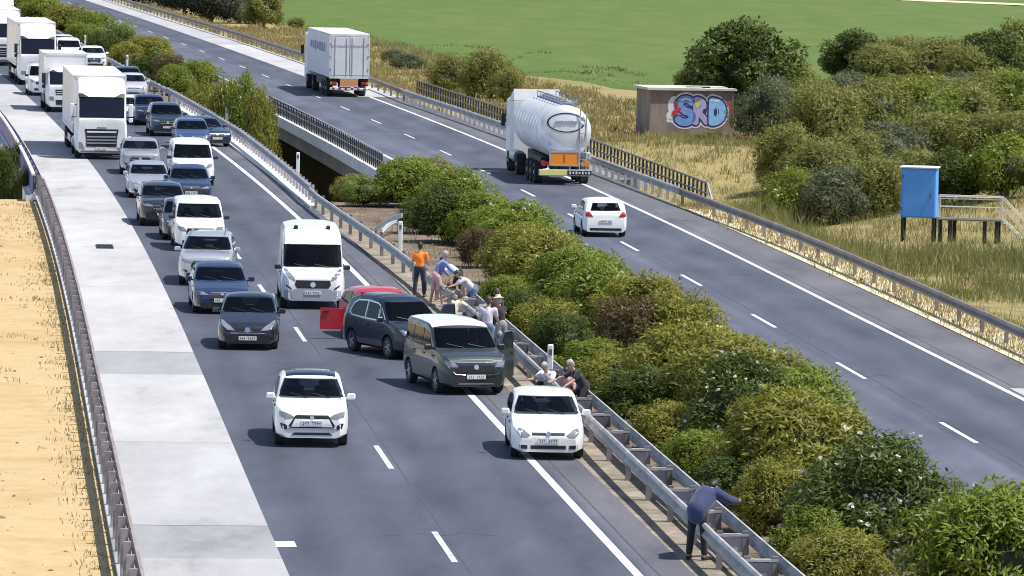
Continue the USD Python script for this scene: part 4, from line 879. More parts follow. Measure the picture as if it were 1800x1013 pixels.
obj('hose_box', MB().box((.98, .2, 1.35), (.4, .3, .35), ch=.05), STEEL, t); obj('ladder', MB().tube([(.95, -.02, .7), (.95, .15, 3.4)], .03).tube([(.65, -.02, .7), (.65, .05, 3.5)], .03).box((.8, .0, 1.2), (.3, .04, .04)).box((.8, .02, 1.8), (.3, .04, .04)).box((.8, .02, 2.4), (.3, .04, .04)).box((.8, .04, 3.0), (.3, .04, .04)), STEEL, t)
obj('chassis', MB().box((0, 5.4, 1.0), (.9, 10.4, .3)).box((-.8, 4, .95), (.3, 5, .5)).box((.8, 4, .95), (.3, 5, .5)), CHASSIS, t)
for y in (1.7, 3.05, 4.4): wheelset(t, y, 1.25, w=.38)
for y in (8.6, 12.0): wheelset(t, y, 1.25, w=.45)
obj('side_tank', MB().cyl((-1.0, 10.0, .8), .3, 1.4, 'y', 16), ALLOY, t, smooth=40)
obj('tractor_cab', MB().box((0, 12.2, 2.0), (2.45, 2.0, 3.0), ch=.15), WHITE, t); obj('roof_deflector', MB().add(prism([(11.2, 3.4), (13.0, 3.4), (11.3, 3.95)], 2.2, 'x')), WHITE, t)
for sx in (-1, 1): obj('mirror', MB().box((sx*1.4, 12.9, 2.4), (.2, .1, .6), ch=.03), BLACK, t)
# ---------------------------------------------------------------- people
def hull_chain(chains, refine=.05, smooth_it=4):
    """Bones as hulls of spheres joined into one continuous skin."""
    M = manifold3d.Manifold; out = M()
    cache = {}
    def sph(p, r):
        return M.sphere(r, 10).translate(list(map(float, p)))
    for pts in chains:
        for (a, ra), (b, rb) in zip(pts[:-1], pts[1:]):
            out = out + M.batch_hull([sph(a, ra), sph(b, rb)])
    if refine: out = out.refine_to_length(refine)
    m = out.to_mesh(); t = trimesh.Trimesh(m.vert_properties[:, :3], m.tri_verts, process=False)
    if smooth_it: t.merge_vertices(); trimesh.smoothing.filter_taubin(t, iterations=smooth_it)
    return t
def rotx(v, a): c, s = math.cos(a), math.sin(a); v = np.asarray(v, float); return np.array([v[0], v[1]*c - v[2]*s, v[1]*s + v[2]*c])
SKIN = mat('skin', (.42, .26, .18), .55); SKIN2 = mat('skin_tan', (.30, .175, .115), .55); EYE = mat('eye', (.03, .025, .02), .3); LIP = mat('lips', (.33, .13, .11), .5)
def cloth(name, c): return mat(name, c, .85, var=.16, scale=6., sheen=.2)
def person(label, loc, face, lean=0., legs=((0, 0, 0), (0, 0, 0)), arms=((.1, 0, .2), (.1, 0, .2)), shirt=None, trousers=None, shoes=None, hair=None, skin=SKIN, sleeve='short', shorts=False, hat=None, vest=None, H=1.74, group=None, jacket=None, head_tilt=0., lift=0., twist=0.):
    """legs: (thigh forward, thigh outward, knee bend); arms: (outward, forward, elbow bend), right then left. Faces +y locally."""
    k = H/1.74; R = math.radians
    thigh, shin, ua, fa = .44*k, .43*k, .29*k, .26*k
    J = {}; hip0 = np.zeros(3)
    feet = []
    for i, sx in enumerate((1, -1)):
        fl, ab, kn = map(R, legs[i]); h = np.array([sx*.095*k, 0, 0])
        dirv = np.array([sx*math.sin(ab), math.sin(fl)*math.cos(ab), -math.cos(fl)*math.cos(ab)]); kp = h + dirv*thigh
        a2 = fl-kn; d2 = np.array([sx*math.sin(ab)*.7, math.sin(a2), -math.cos(a2)]); d2 /= np.linalg.norm(d2); an = kp + d2*shin
        J['hip%d' % i], J['knee%d' % i], J['ank%d' % i] = h, kp, an
        t = np.array([sx*.05, .19*k, -.055*k]); J['toe%d' % i] = an + t; J['heel%d' % i] = an + np.array([0, -.05*k, -.05*k]); feet.append(an[2]-.09*k)
    up = -min(feet) + lift
    ln = R(lean); neck = rotx([0, 0, .52*k], -ln) + [0, 0, .02]; chest = neck*.66
    hd = neck + rotx([0, .02, .20*k], -(ln*.75 - R(head_tilt)))
    for i, sx in enumerate((1, -1)):
        ab, fw, el = map(R, arms[i]); sh = neck + rotx([sx*.185*k, 0, -.05*k], -ln)
        d = np.array([sx*math.sin(ab), math.sin(fw)*math.cos(ab), -math.cos(fw)*math.cos(ab)]); e = sh + d*ua
        a2 = fw+el; d2 = np.array([sx*math.sin(ab)*.6, math.sin(a2)*math.cos(ab), -math.cos(a2)*math.cos(ab)]); d2 /= np.linalg.norm(d2); w = e + d2*fa
        J['sho%d' % i], J['elb%d' % i], J['wri%d' % i], J['hdir%d' % i] = sh, e, w, d2
    for q in J:
        if not q.startswith('hdir'): J[q] = J[q] + [0, 0, up]
    neck, chest, hd = neck+[0, 0, up], chest+[0, 0, up], hd+[0, 0, up]; pel = np.array([0, 0, up])
    t = thing('person', label, 'person', loc, -face, group)
    ch = []
    for i, sx in enumerate((1, -1)):
        ch.append([(J['hip%d' % i], .085*k), (J['knee%d' % i], .055*k), (J['ank%d' % i], .037*k), (J['toe%d' % i], .033*k)])
        ch.append([(J['ank%d' % i], .037*k), (J['heel%d' % i], .036*k)])
        ch.append([(chest, .10*k), (J['sho%d' % i], .06*k), (J['elb%d' % i], .042*k), (J['wri%d' % i], .028*k)])
        w, d = J['wri%d' % i], J['hdir%d' % i]; side = np.cross(d, [0, 1, 0]); side = side/(np.linalg.norm(side)+1e-9)
        pl = w + d*.085*k; ch.append([(w, .027*k), (pl + side*.02, .022*k)]); ch.append([(w, .027*k), (pl - side*.02, .022*k)])
        curl = np.cross(side, d)
        for q, (o, ln_) in enumerate(((-.033, .068), (-.011, .08), (.011, .075), (.033, .058))):
            a = pl + side*o; b = a + d*ln_*.55 + curl*.008; c = b + d*ln_*.4 + curl*.02; ch.append([(a, .0095), (b, .009), (c, .0075)])
        a = w + d*.03 + side*.024*sx; b = a + d*.035 + side*.03*sx + curl*.012; ch.append([(a, .013), (b, .011), (b + d*.03 + curl*.01, .008)])
    ch.append([(pel, .125*k), (pel*.5+chest*.5, .115*k), (chest, .13*k), (neck, .055*k), (hd - [0, 0, .03], .06*k)])
    fwd = rotx([0, 1, 0], -(ln*.75 - R(head_tilt))); hu = rotx([0, 0, 1], -(ln*.75 - R(head_tilt)))
    ch += [[(hd - hu*.045 + fwd*.025, .066*k), (hd + hu*.05 - fwd*.01, .088*k)], [(hd + fwd*.088 + hu*.015, .010), (hd + fwd*.105 - hu*.02, .014)]]
    for sx in (-1, 1): ch.append([(hd + np.array([sx*.084, 0, 0]) + hu*.01, .012), (hd + np.array([sx*.088, 0, 0]) - hu*.02, .01)])
    obj('body', hull_chain(ch, .045, 3), skin, t, smooth=True)
    b = MB(); 
    for sx in (-1, 1): b.add(trimesh.creation.icosphere(1, .011).apply_translation(hd + np.array([sx*.032, 0, 0]) + fwd*.082 + hu*.02))
    obj('eyes', b, EYE, t, smooth=True); obj('mouth', MB().add(trimesh.creation.icosphere(1, 1.).apply_scale((.022, .008, .006)).apply_translation(hd + fwd*.090 - hu*.055)), LIP, t, smooth=True)
    if hair: obj('hair', hull_chain([[(hd + hu*.055 - fwd*.022, .094*k), (hd - hu*.035 - fwd*.045, .072*k)], [(hd + hu*.075 + fwd*.03, .066*k), (hd + hu*.06 - fwd*.03, .08*k)]], .04, 3), hair, t, smooth=True)
    if hat:
        m = trimesh.creation.revolve(np.array([(0, .11), (.07, .105), (.095, .03), (.17, .0), (.17, -.008), (.09, .01), (0, .02)]), sections=24); q = trimesh.geometry.align_vectors([0, 0, 1], hu); m.apply_transform(q); m.apply_translation(hd + hu*.07)
        obj('hat', m, hat, t, smooth=40)
    ex = .018
    if trousers:
        c = [[(pel + [0, 0, .06], .128*k+ex), (pel, .13*k+ex)]]
        for i in (0, 1):
            kn, an = J['knee%d' % i], J['ank%d' % i]
            if shorts: c.append([(J['hip%d' % i], .09*k+ex), (kn*.85+J['hip%d' % i]*.15, .066*k+ex)])
            else: c.append([(J['hip%d' % i], .09*k+ex), (kn, .060*k+ex), (an + (kn-an)*.08, .048*k+ex)])
        obj('trousers', hull_chain(c, .05, 3), trousers, t, smooth=True)
    if shirt:
        c = [[(pel + (chest-pel)*.18, .125*k+ex), (pel*.5+chest*.5, .12*k+ex), (chest, .135*k+ex), (neck - (neck-chest)*.15, .068*k+ex)]]
        for i in (0, 1):
            s_, e, w = J['sho%d' % i], J['elb%d' % i], J['wri%d' % i]
            c.append([(chest, .11*k+ex), (s_, .062*k+ex)])
            if sleeve == 'short': c.append([(s_, .064*k+ex), (s_*.35+e*.65, .050*k+ex)])
            elif sleeve == 'long': c.append([(s_, .064*k+ex), (e, .044*k+ex), (w + (e-w)*.08, .036*k+ex)])
        obj('shirt', hull_chain(c, .05, 3), shirt, t, smooth=True)
    if vest:
        c = [[(pel + (chest-pel)*.05, .138*k+ex*1.8), (chest, .15*k+ex*1.8), (neck - (neck-chest)*.25, .075*k+ex)]] + [[(chest, .12*k+ex*1.6), (J['sho%d' % i], .066*k+ex*1.6)] for i in (0, 1)]
        obj('safety_vest', hull_chain(c, .05, 3), vest[0], t, smooth=True)
        b = MB()
        if vest[1]:
            for z in (.35, .72):
                c_ = pel + (chest-pel)*z*1.1; m = trimesh.creation.torus(.172*k+.006, .02, 20, 6); m.apply_translation(c_); b.add(m)
            obj('reflective_band', b, vest[1], t, smooth=True)
    if jacket:
        c = [[(chest, .18*k+.05), (pel*.5+chest*.5, .17*k+.05), (pel + [0, -.05, .0], .155*k+.05), (pel + [0, -.05, -.13], .145*k+.04)], [(neck - [0, 0, .05], .10*k), (chest, .16*k+.04)]]
        for i in (0, 1): c.append([(chest, .14*k), (J['sho%d' % i], .10*k+.02), (J['elb%d' % i], .085*k+.02), (J['wri%d' % i], .055*k+.015)])
        obj('jacket', hull_chain(c, .05, 3), jacket, t, smooth=True)
    if shoes:
        c = []
        for i in (0, 1): c += [[(J['heel%d' % i], .044*k), (J['ank%d' % i]*.4 + J['toe%d' % i]*.6 - [0, 0, .01], .042*k), (J['toe%d' % i], .038*k)]]
        obj('shoes', hull_chain(c, .05, 2), shoes, t, smooth=True)
    return t
HAIRD, HAIRB, HAIRG = mat('hair_dark', (.02, .016, .014), .6), mat('hair_brown', (.07, .045, .03), .6), mat('hair_grey', (.35, .33, .31), .6)
C_ = {k: cloth('cloth_'+k, v) for k, v in dict(navy=(.018, .022, .045), blue=(.16, .22, .46), white=(.72, .72, .74), orange=(.90, .22, .01), peach=(.70, .36, .22), khaki=(.42, .36, .27), black=(.012, .012, .016), maroon=(.10, .02, .03), stripe=(.55, .50, .56), denim=(.10, .15, .26), grey=(.25, .25, .27), jacket=(.022, .034, .095), yellow=(.62, .60, .05), straw=(.62, .55, .40), pink=(.50, .30, .30)).items()}
def pp(px, py, z=0.): p = at(px, py, z); return p
CR = 'people at the crash scene by the median rail'
right_ = lambda deg: math.radians(deg)
person('person in a bright orange top and dark trousers seen from behind by the guardrail', pp(737, 523), right_(5), trousers=C_['navy'], shirt=C_['orange'], hair=HAIRD, shoes=C_['black'], arms=((12, 10, 60), (14, 5, 25)), legs=((2, 5, 0), (-3, 5, 0)), group=CR)
person('person in a blue long-sleeved shirt and pale shorts reaching down over the rail', pp(766, 540), right_(65), lean=24, trousers=C_['pink'], shorts=True, shirt=C_['blue'], sleeve='long', hair=HAIRG, shoes=C_['grey'], arms=((8, 42, 14), (8, 30, 18)), legs=((14, 4, 8), (-8, 4, 2)), group=CR, H=1.80)
person('person in a white shirt bending over beyond the rail', pp(806, 532), right_(-110), lean=62, trousers=C_['black'], shirt=C_['white'], hair=HAIRD, shoes=C_['black'], arms=((8, 55, 10), (8, 50, 15)), legs=((18, 5, 22), (-2, 5, 12)), group=CR, head_tilt=20)
person('person in khaki trousers kneeling against the rail with back bent', pp(818, 560), right_(-60), lean=55, trousers=C_['khaki'], shirt=C_['khaki'], hair=HAIRB, shoes=C_['grey'], arms=((10, 50, 20), (10, 60, 10)), legs=((70, 8, 125), (10, 8, 100)), group=CR)
person('person with bare arms crouching low beside the open blue car door', pp(792, 580), right_(40), lean=40, trousers=C_['grey'], shirt=C_['straw'], hair=HAIRB, shoes=C_['white'], arms=((10, 60, 25), (15, 45, 10)), legs=((95, 10, 140), (85, 12, 130)), group=CR)
person('person in dark top and pale hat standing in front of the rail', pp(880, 628), right_(-35), lean=14, trousers=C_['grey'], shirt=C_['black'], hair=HAIRG, hat=C_['straw'], shoes=C_['black'], arms=((14, 40, 60), (12, 35, 50)), group=CR, H=1.70)
person('person in a pale striped shirt and jeans standing behind the green van', pp(856, 634), right_(10), lean=8, trousers=C_['denim'], shirt=C_['stripe'], hair=HAIRB, shoes=C_['white'], arms=((12, 15, 40), (10, 10, 30)), group=CR, H=1.76)
person('person in a maroon top with head turned away, between the striped shirt and the hat', pp(868, 612), right_(30), lean=10, trousers=C_['black'], shirt=C_['maroon'], hair=HAIRB, skin=SKIN, shoes=C_['black'], group=CR, H=1.68)
person('person in a white top crouching behind the rail, left of the white hatchback', pp(972, 706), right_(-150), lean=45, trousers=C_['black'], shirt=C_['white'], hair=HAIRG, shoes=C_['black'], arms=((12, 60, 30), (10, 50, 30)), legs=((100, 12, 140), (90, 12, 130)), group=CR)
person('person in a pink top sitting low between the two rails behind the white hatchback', pp(998, 720), right_(-170), lean=35, trousers=C_['maroon'], shirt=C_['pink'], hair=HAIRD, shoes=C_['black'], arms=((12, 50, 40), (12, 45, 40)), legs=((95, 8, 120), (95, 10, 120)), group=CR, H=1.68)
person('person in black bowed forward over the rail, grey hair, right of the white hatchback', pp(1026, 738), right_(-120), lean=38, trousers=C_['black'], shirt=C_['black'], hair=HAIRG, shoes=C_['black'], arms=((12, 55, 20), (10, 45, 20)), legs=((40, 8, 60), (30, 8, 60)), group=CR)
person('person in a wide blue jacket and black trousers leaning on the rail, nearest the camera', pp(1225, 984), right_(28), lean=58, trousers=C_['black'], shirt=C_['grey'], jacket=C_['jacket'], hair=HAIRD, shoes=C_['black'], arms=((24, 60, 20), (16, 66, 10)), legs=((4, 3, 3), (-4, 3, 2)), H=1.9, head_tilt=-20)
person('person in a light shirt stooping between the rails, right of the bending white shirt', pp(832, 560), right_(-100), lean=50, trousers=C_['denim'], shirt=C_['stripe'], hair=HAIRB, shoes=C_['black'], arms=((10, 50, 20), (14, 60, 15)), legs=((30, 6, 40), (15, 6, 30)), group=CR, H=1.7)
person('person in a grey top kneeling close behind the green van roof', pp(836, 594), right_(60), lean=35, trousers=C_['navy'], shirt=C_['grey'], hair=HAIRD, shoes=C_['black'], arms=((12, 55, 30), (12, 50, 20)), legs=((60, 8, 120), (20, 8, 105)), group=CR, H=1.72)
# ---------------------------------------------------------------- plants
LEAF = {'green': leafmat('leaf_green', [(0.12, 0.152, 0.017), (0.198, 0.25, 0.025), (0.298, 0.347, 0.04), (0.397, 0.419, 0.064)]),
        'olive': leafmat('leaf_olive', [(0.143, 0.144, 0.022), (0.251, 0.246, 0.035), (0.358, 0.329, 0.054), (0.429, 0.371, 0.075)]),
        'dark': leafmat('leaf_dark', [(0.043, 0.067, 0.011), (0.089, 0.122, 0.017), (0.14, 0.18, 0.025), (0.191, 0.23, 0.039)]),
        'pale': leafmat('leaf_pale', [(0.121, 0.172, 0.034), (0.197, 0.257, 0.051), (0.273, 0.322, 0.069), (0.349, 0.372, 0.103)]),
        'scrub': leafmat('leaf_scrub', [(0.14, 0.148, 0.031), (0.232, 0.237, 0.053), (0.315, 0.311, 0.079), (0.413, 0.377, 0.111)]),
        'grey': leafmat('leaf_grey', [(0.097, 0.113, 0.052), (0.147, 0.167, 0.08), (0.196, 0.213, 0.11), (0.256, 0.264, 0.142)]),
        'black': leafmat('leaf_shade_black', [(.012, .018, .012), (.025, .034, .018), (.04, .05, .025)], .12),  # leaf colour blackened to paint the far trees as shaded
        'red': leafmat('leaf_red', [(.07, .065, .02), (.13, .085, .03), (.18, .085, .045), (.20, .15, .05)])}
LEAF['inner'] = leafmat('leaf_core_shade', [(.02, .028, .008), (.04, .05, .015)], .1)  # very dark tone of the filler core, painted shade inside the crowns
BARK = mat('bark', (.13, .09, .06), .9, var=.3, scale=4.); TWIG = mat('twig', (.10, .075, .05), .9)
def petals(name, c): return leafmat(name, [c, tuple(np.minimum(1, np.array(c)*1.15))], .2)
BLOSSOM = {'white': petals('blossom_white', (.66, .66, .58)), 'pink': petals('blossom_pink', (.52, .24, .20)), 'yellow': petals('blossom_yellow', (.60, .56, .22)), 'red': petals('blossom_red', (.34, .06, .05))}
def leaves(rng, P, N, ln, wd, droop=.2):
    """Bent two-triangle leaves at points P growing along N."""
    n = len(P); O = N/(np.linalg.norm(N, axis=1)[:, None] + 1e-9) + rng.normal(0, .38, (n, 3)) + [0, 0, .25]
    N = np.cross(O, rng.normal(0, 1, (n, 3))); N /= np.linalg.norm(N, axis=1)[:, None] + 1e-9; N += .35*O/np.linalg.norm(O, axis=1)[:, None] + [0, 0, .3-droop]; N /= np.linalg.norm(N, axis=1)[:, None]
    s = np.cross(O, N); s /= np.linalg.norm(s, axis=1)[:, None] + 1e-9
    l = ln*rng.uniform(.6, 1.35, n)[:, None]; w = wd*rng.uniform(.7, 1.3, n)[:, None]
    a, b, c, d = P, P + N*l*.5 + s*w, P + N*l, P + N*l*.5 - s*w
    v = np.stack([a, b, c, d], 1).reshape(-1, 3); i = np.arange(n)*4
    return v, np.vstack([np.stack([i, i+1, i+2], 1), np.stack([i, i+2, i+3], 1)])
def crown_points(rng, n, rx, ry, rz, zc, clumps=46, cr=.34, flat=.5):
    """Clumps of foliage spread through a lumpy ellipsoid, denser outside and on top."""
    u = rng.normal(0, 1, (clumps, 3)); u /= np.linalg.norm(u, axis=1)[:, None]; u[:, 2] = np.where(u[:, 2] < -.7, -u[:, 2], u[:, 2])
    lump = .78 + .30*fbm(u*1.7 + rng.uniform(0, 50), 3, 3)[:, None]*1.2 - .1
    C = u*np.array([rx, ry, rz])*lump*rng.uniform(.62, 1., (clumps, 1))
    R = cr*rng.uniform(.6, 1.35, clumps); k = rng.choice(clumps, n, p=R**2/np.sum(R**2))
    w = rng.normal(0, 1, (n, 3)); w /= np.linalg.norm(w, axis=1)[:, None]; r = rng.uniform(.35, 1., (n, 1))**.5
    P = C[k] + w*r*R[k][:, None]; N = w*.7 + C[k]/np.array([rx, ry, rz])*.6
    P[:, 2] += zc; P[:, 2] = np.maximum(P[:, 2], .03 + .1*rng.random(n))
    return P, N, C + [0, 0, zc]
def lumpy(rng, rx, ry, rz, zc, k=.6):  # solid dark filler added inside crowns to block light
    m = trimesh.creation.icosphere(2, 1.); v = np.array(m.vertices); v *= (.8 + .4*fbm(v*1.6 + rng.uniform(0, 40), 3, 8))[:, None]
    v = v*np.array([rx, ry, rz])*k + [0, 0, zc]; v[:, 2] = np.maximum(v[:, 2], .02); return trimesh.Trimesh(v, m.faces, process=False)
def shrub(label, cat, loc, rotz, scale, leaf, seed, rx=1.4, ry=1.4, rz=1.15, zc=1.0, n=15000, ln=.14, wd=.019, bloom=None, nb=70, group=None, name='shrub', clumps=64, cr=.36):
    rng = np.random.default_rng(seed)
    t = thing(name, label, cat, loc, rotz, group, scale=scale)
    P, N, C = crown_points(rng, n, rx, ry, rz, zc, clumps, cr)
    v, f = leaves(rng, P, N, ln, wd); obj('foliage', (v, f), LEAF[leaf], t, kind='stuff')
    obj('shade_core', lumpy(rng, rx, ry, rz, zc), LEAF['inner'], t, smooth=True, kind='stuff')
    b = MB()
    for k in range(9):
        e = C[rng.integers(len(C))]*[.75, .75, .85]; q = np.array([rng.uniform(-.15, .15), rng.uniform(-.15, .15), -.1]); b.tube([q, q*.4 + e*.5 + [0, 0, .1], e], [.035, .025, .01], 5)
    obj('stems', b, BARK, t)
    if bloom:
        k = rng.permutation(np.where(P[:, 2] > zc*.7)[0])[:nb]; out = P[k] + N[k]*.16
        vv, ff = [], []
        for i, p in enumerate(out):
            v1, f1 = leaves(rng, np.repeat(p[None], 7, 0), rng.normal(0, 1, (7, 3)), .058, .028, .0); vv.append(v1); ff.append(f1 + 28*i)
        obj('blossoms', (np.vstack(vv), np.vstack(ff)), BLOSSOM[bloom], t, kind='stuff')
    return t
def tree(label, loc, rotz, scale, leaf, seed, rx, rz, zc, n=9000, ln=.28, wd=.06, group=None, cat='tree', clumps=70, cr=.8, ry=None):
    rng = np.random.default_rng(seed); ry = ry or rx
    t = thing('tree', label, cat, loc, rotz, group, scale=scale)
    P, N, C = crown_points(rng, n, rx, ry, rz, zc, clumps, cr)
    b = MB(); b.tube([(0, 0, -.3), (.08, .05, zc*.35), (.0, .12, zc*.8), (.05, 0, zc*1.15)], [.24, .19, .13, .05], 9)
    obj('trunk', b, BARK, t, smooth=40)
    b = MB()
    for k in range(14):
        e = C[rng.integers(len(C))]; z = rng.uniform(.3, .8)*zc; b.tube([(0, .05, z), (e[0]*.5, e[1]*.5, z*.5+e[2]*.5+.15), tuple(e)], [.10, .06, .02], 6)
    obj('limbs', b, BARK, t)
    cw = group_part('crown', t); v, f = leaves(rng, P, N, ln, wd); obj('foliage', (v, f), LEAF[leaf], cw, kind='stuff')
    obj('shade_core', lumpy(rng, rx, ry, rz, zc, .55), LEAF['inner'], cw, smooth=True, kind='stuff')
    return t

# prototypes stand in their own places; every other plant of a kind refers to one of them
_proto = {}
def plant(kind, label, group, p, size, rz, name='shrub'):
    """size: (width, height) in metres."""
    spec = KINDS[kind]; w, h = size; key = kind
    sc = (w/spec['w'], w/spec['w'], h/spec['h'])
    if key not in _proto:
        _proto[key] = spec['make'](label, p, rz, sc, group); return _proto[key]
    pr = _proto[key]
    return dup(pr, pr.GetName().rstrip('0123456789').rstrip('_'), label, p, rz, sc, group)
def K(leaf, seed, bloom=None, nb=70, w=3.0, h=2.3, cat='shrub', **kw):
    return dict(w=w, h=h, make=lambda lab, p, rz, sc, g: shrub(lab, cat, p, rz, sc, leaf, seed, bloom=bloom, nb=nb, group=g, **kw))
KINDS = {'green': K('green', 1), 'green2': K('green', 2), 'olive': K('olive', 3), 'dark_white': K('dark', 4, 'white', 110), 'green_white': K('green', 5, 'white', 60), 'red': K('red', 6, 'pink', 110), 'pale': K('pale', 7), 'olive_yellow': K('olive', 8, 'yellow', 80), 'dark': K('dark', 9), 'redflower': K('olive', 10, 'red', 120),
         'white_mass': K('pale', 11, 'white', 220),
         'scrub': K('scrub', 21, n=13000), 'scrub2': K('scrub', 22, n=13000, cr=.42), 'greyscrub': K('grey', 23, n=13000), 'scrubgreen': K('green', 24, 'yellow', 60, n=13000),
         'tree_dark': dict(w=6.4, h=6.4, make=lambda lab, p, rz, sc, g: tree(lab, p, rz, sc, 'dark', 31, 2.9, 3.0, 3.0, group=g, n=15000)),
         'tree_shade_black': dict(w=6.4, h=6.4, make=lambda lab, p, rz, sc, g: tree(lab, p, rz, sc, 'black', 33, 3.0, 3.0, 2.7, group=g, n=13000)),
         'tree_olive': dict(w=6.4, h=6.4, make=lambda lab, p, rz, sc, g: tree(lab, p, rz, sc, 'scrub', 32, 2.9, 3.0, 3.0, group=g, n=15000))}
HEDGE = 'flowering shrubs of the median hedge'
rngp = random.Random(5)
# (centre x of the base, base y, width px, height px, kind, what sets it apart) read off the survey picture
hedge = [(1748, 1075, 280, 225, 'green2', 'bright green median shrub cut off by the bottom right corner of the picture'),
 (1530, 985, 270, 205, 'dark_white', 'dark green shrub full of white blossoms, nearest whole one of the median hedge'),
 (1395, 880, 240, 195, 'olive', 'olive shrub of the median hedge next beyond the nearest white-blossomed one'),
 (1305, 800, 190, 165, 'dark_white', 'dark shrub with a few white blossoms, right of the leaning person in the blue jacket'),
 (1290, 740, 220, 150, 'olive', 'broad olive-yellow shrub of the median hedge halfway between the corner and the red-leaved shrub'),
 (1205, 705, 180, 140, 'olive_yellow', 'olive shrub with pale flecks next on the near side of the red-leaved shrub'),
 (1105, 655, 125, 130, 'red', 'red-leaved shrub with pink blossoms in the median right of the white hatchback'),
 (1140, 610, 150, 125, 'redflower', 'olive shrub with reddish blossoms beside the right carriageway'),
 (1060, 590, 150, 120, 'green_white', 'bright green shrub flecked white, just beyond the red-leaved one'),
 (1000, 570, 150, 130, 'green', 'green shrub opposite the people behind the green van'),
 (955, 520, 140, 115, 'olive_yellow', 'olive shrub with pale flowers, left of the bright green one by the van'),
 (915, 500, 120, 105, 'olive', 'smooth olive shrub behind the person in the pale hat'),
 (900, 455, 150, 95, 'green_white', 'green shrub with white flecks at the right edge of the hedge, behind the crash scene'),
 (838, 470, 60, 70, 'red', 'small dark red shrub in the shade behind the person bending over the rail'),
 (850, 430, 120, 90, 'green', 'green shrub behind the small dark red one'),
 (742, 408, 80, 62, 'dark', 'low dark shrub touching the torn guardrail piece'),
 (790, 425, 110, 95, 'dark', 'dark shrub right of the torn guardrail piece'),
 (800, 385, 110, 85, 'green_white', 'green shrub with pale flecks above the torn guardrail piece'),
 (720, 362, 120, 85, 'green2', 'rounded green shrub at the end of the white bridge edge'),
 (690, 350, 70, 66, 'green', 'narrow green shrub at the corner of the hollow between the bridges'),
 (640, 362, 70, 52, 'pale', 'pale low shrub at the near rim of the hollow, left of the rounded green one'),
 (600, 352, 60, 46, 'olive', 'low straggly shrub nearest the hollow, beside the median rail'),
 (455, 245, 60, 100, 'olive', 'tall olive shrub rising at the far end of the hollow beside the bridge railing'),
 (425, 232, 75, 98, 'green_white', 'green shrub with yellowish tips at the far side of the hollow'),
 (380, 215, 75, 85, 'olive_yellow', 'olive shrub next beyond the tall one at the hollow'),
 (345, 165, 75, 60, 'green2', 'low rounded green shrub beside the right carriageway, in front of the red one'),
 (298, 160, 62, 62, 'red', 'red-leaved shrub in the far median above the parked dark cars'),
 (262, 118, 80, 55, 'olive', 'olive shrub just beyond the far red-leaved one'),
 (212, 100, 52, 60, 'white_mass', 'shrub covered in white blossoms in the far median'),
 (165, 78, 80, 56, 'green', 'green shrub left of the far white-blossomed one'),
 (120, 60, 80, 52, 'olive', 'olive shrub above the white box lorry'),
 (75, 44, 80, 48, 'green2', 'green shrub above the third lorry'),
 (40, 30, 70, 44, 'olive_yellow', 'olive shrub above the lorry at the left edge'),
 (1215, 655, 150, 140, 'olive', 'olive shrub of the median hedge right behind the red-leaved shrub'),
 (1400, 800, 190, 160, 'green2', 'green shrub on the right carriageway side of the hedge, above the nearest white-blossomed one'),
 (1330, 700, 170, 120, 'olive', 'olive shrub on the right carriageway side, nearest the lone lane dash'),
 (1090, 540, 140, 100, 'green', 'green shrub on the right carriageway side above the red-leaved shrub'),
 (1010, 490, 130, 90, 'green_white', 'flecked shrub on the right carriageway side, left of the white car driving away'),
 (945, 440, 120, 80, 'green', 'green shrub on the right carriageway side, just below the tanker'),
 (755, 350, 100, 76, 'olive', 'olive shrub on the right carriageway side, beside the rounded green one'),
 (330, 190, 62, 55, 'olive', 'dark olive shrub close behind the rail, below the far red-leaved shrub'),
 (277, 166, 62, 52, 'green', 'green shrub close behind the rail, left of the far red-leaved shrub'),
 (237, 144, 60, 50, 'dark', 'dark shrub close behind the rail, right of the far white-blossomed shrub'),
 (192, 120, 58, 46, 'olive', 'olive shrub close behind the rail, below the far white-blossomed shrub'),
 (150, 100, 58, 44, 'dark', 'dark shrub close behind the rail, above the big lorry roof'),
 (108, 82, 58, 42, 'green2', 'green shrub close behind the rail, above the white box lorry roof'),
 (395, 205, 66, 70, 'olive', 'olive shrub close behind the rail at the far end of the hollow'),
 (8, 20, 60, 42, 'dark', 'last dark shrub of the median hedge in the top left corner')]
for (px, py, w, h, kind, lab) in hedge:
    zz = 0.; p = at(px, py, zz); s, d = w2sd(p)
    gz = float(ground_z(s, d)); k = F/np.dot(p-[0, 0, CH], FWD)
    d = min(max(d, 3.2), 6.6) if s < 145 else min(max(d, 2.7), 5.8) if s > 216 else min(max(d, 2.9), 5.6)
    q = sdw(s, d, gz if not (128 < s < 225) else max(gz, -3.2))
    drop = max(0, -q[2]); plant(kind, lab, HEDGE, q - [0, 0, .05], (w/k*1.36, h/k*1.1 + drop*.95), rngp.uniform(0, 6.28))

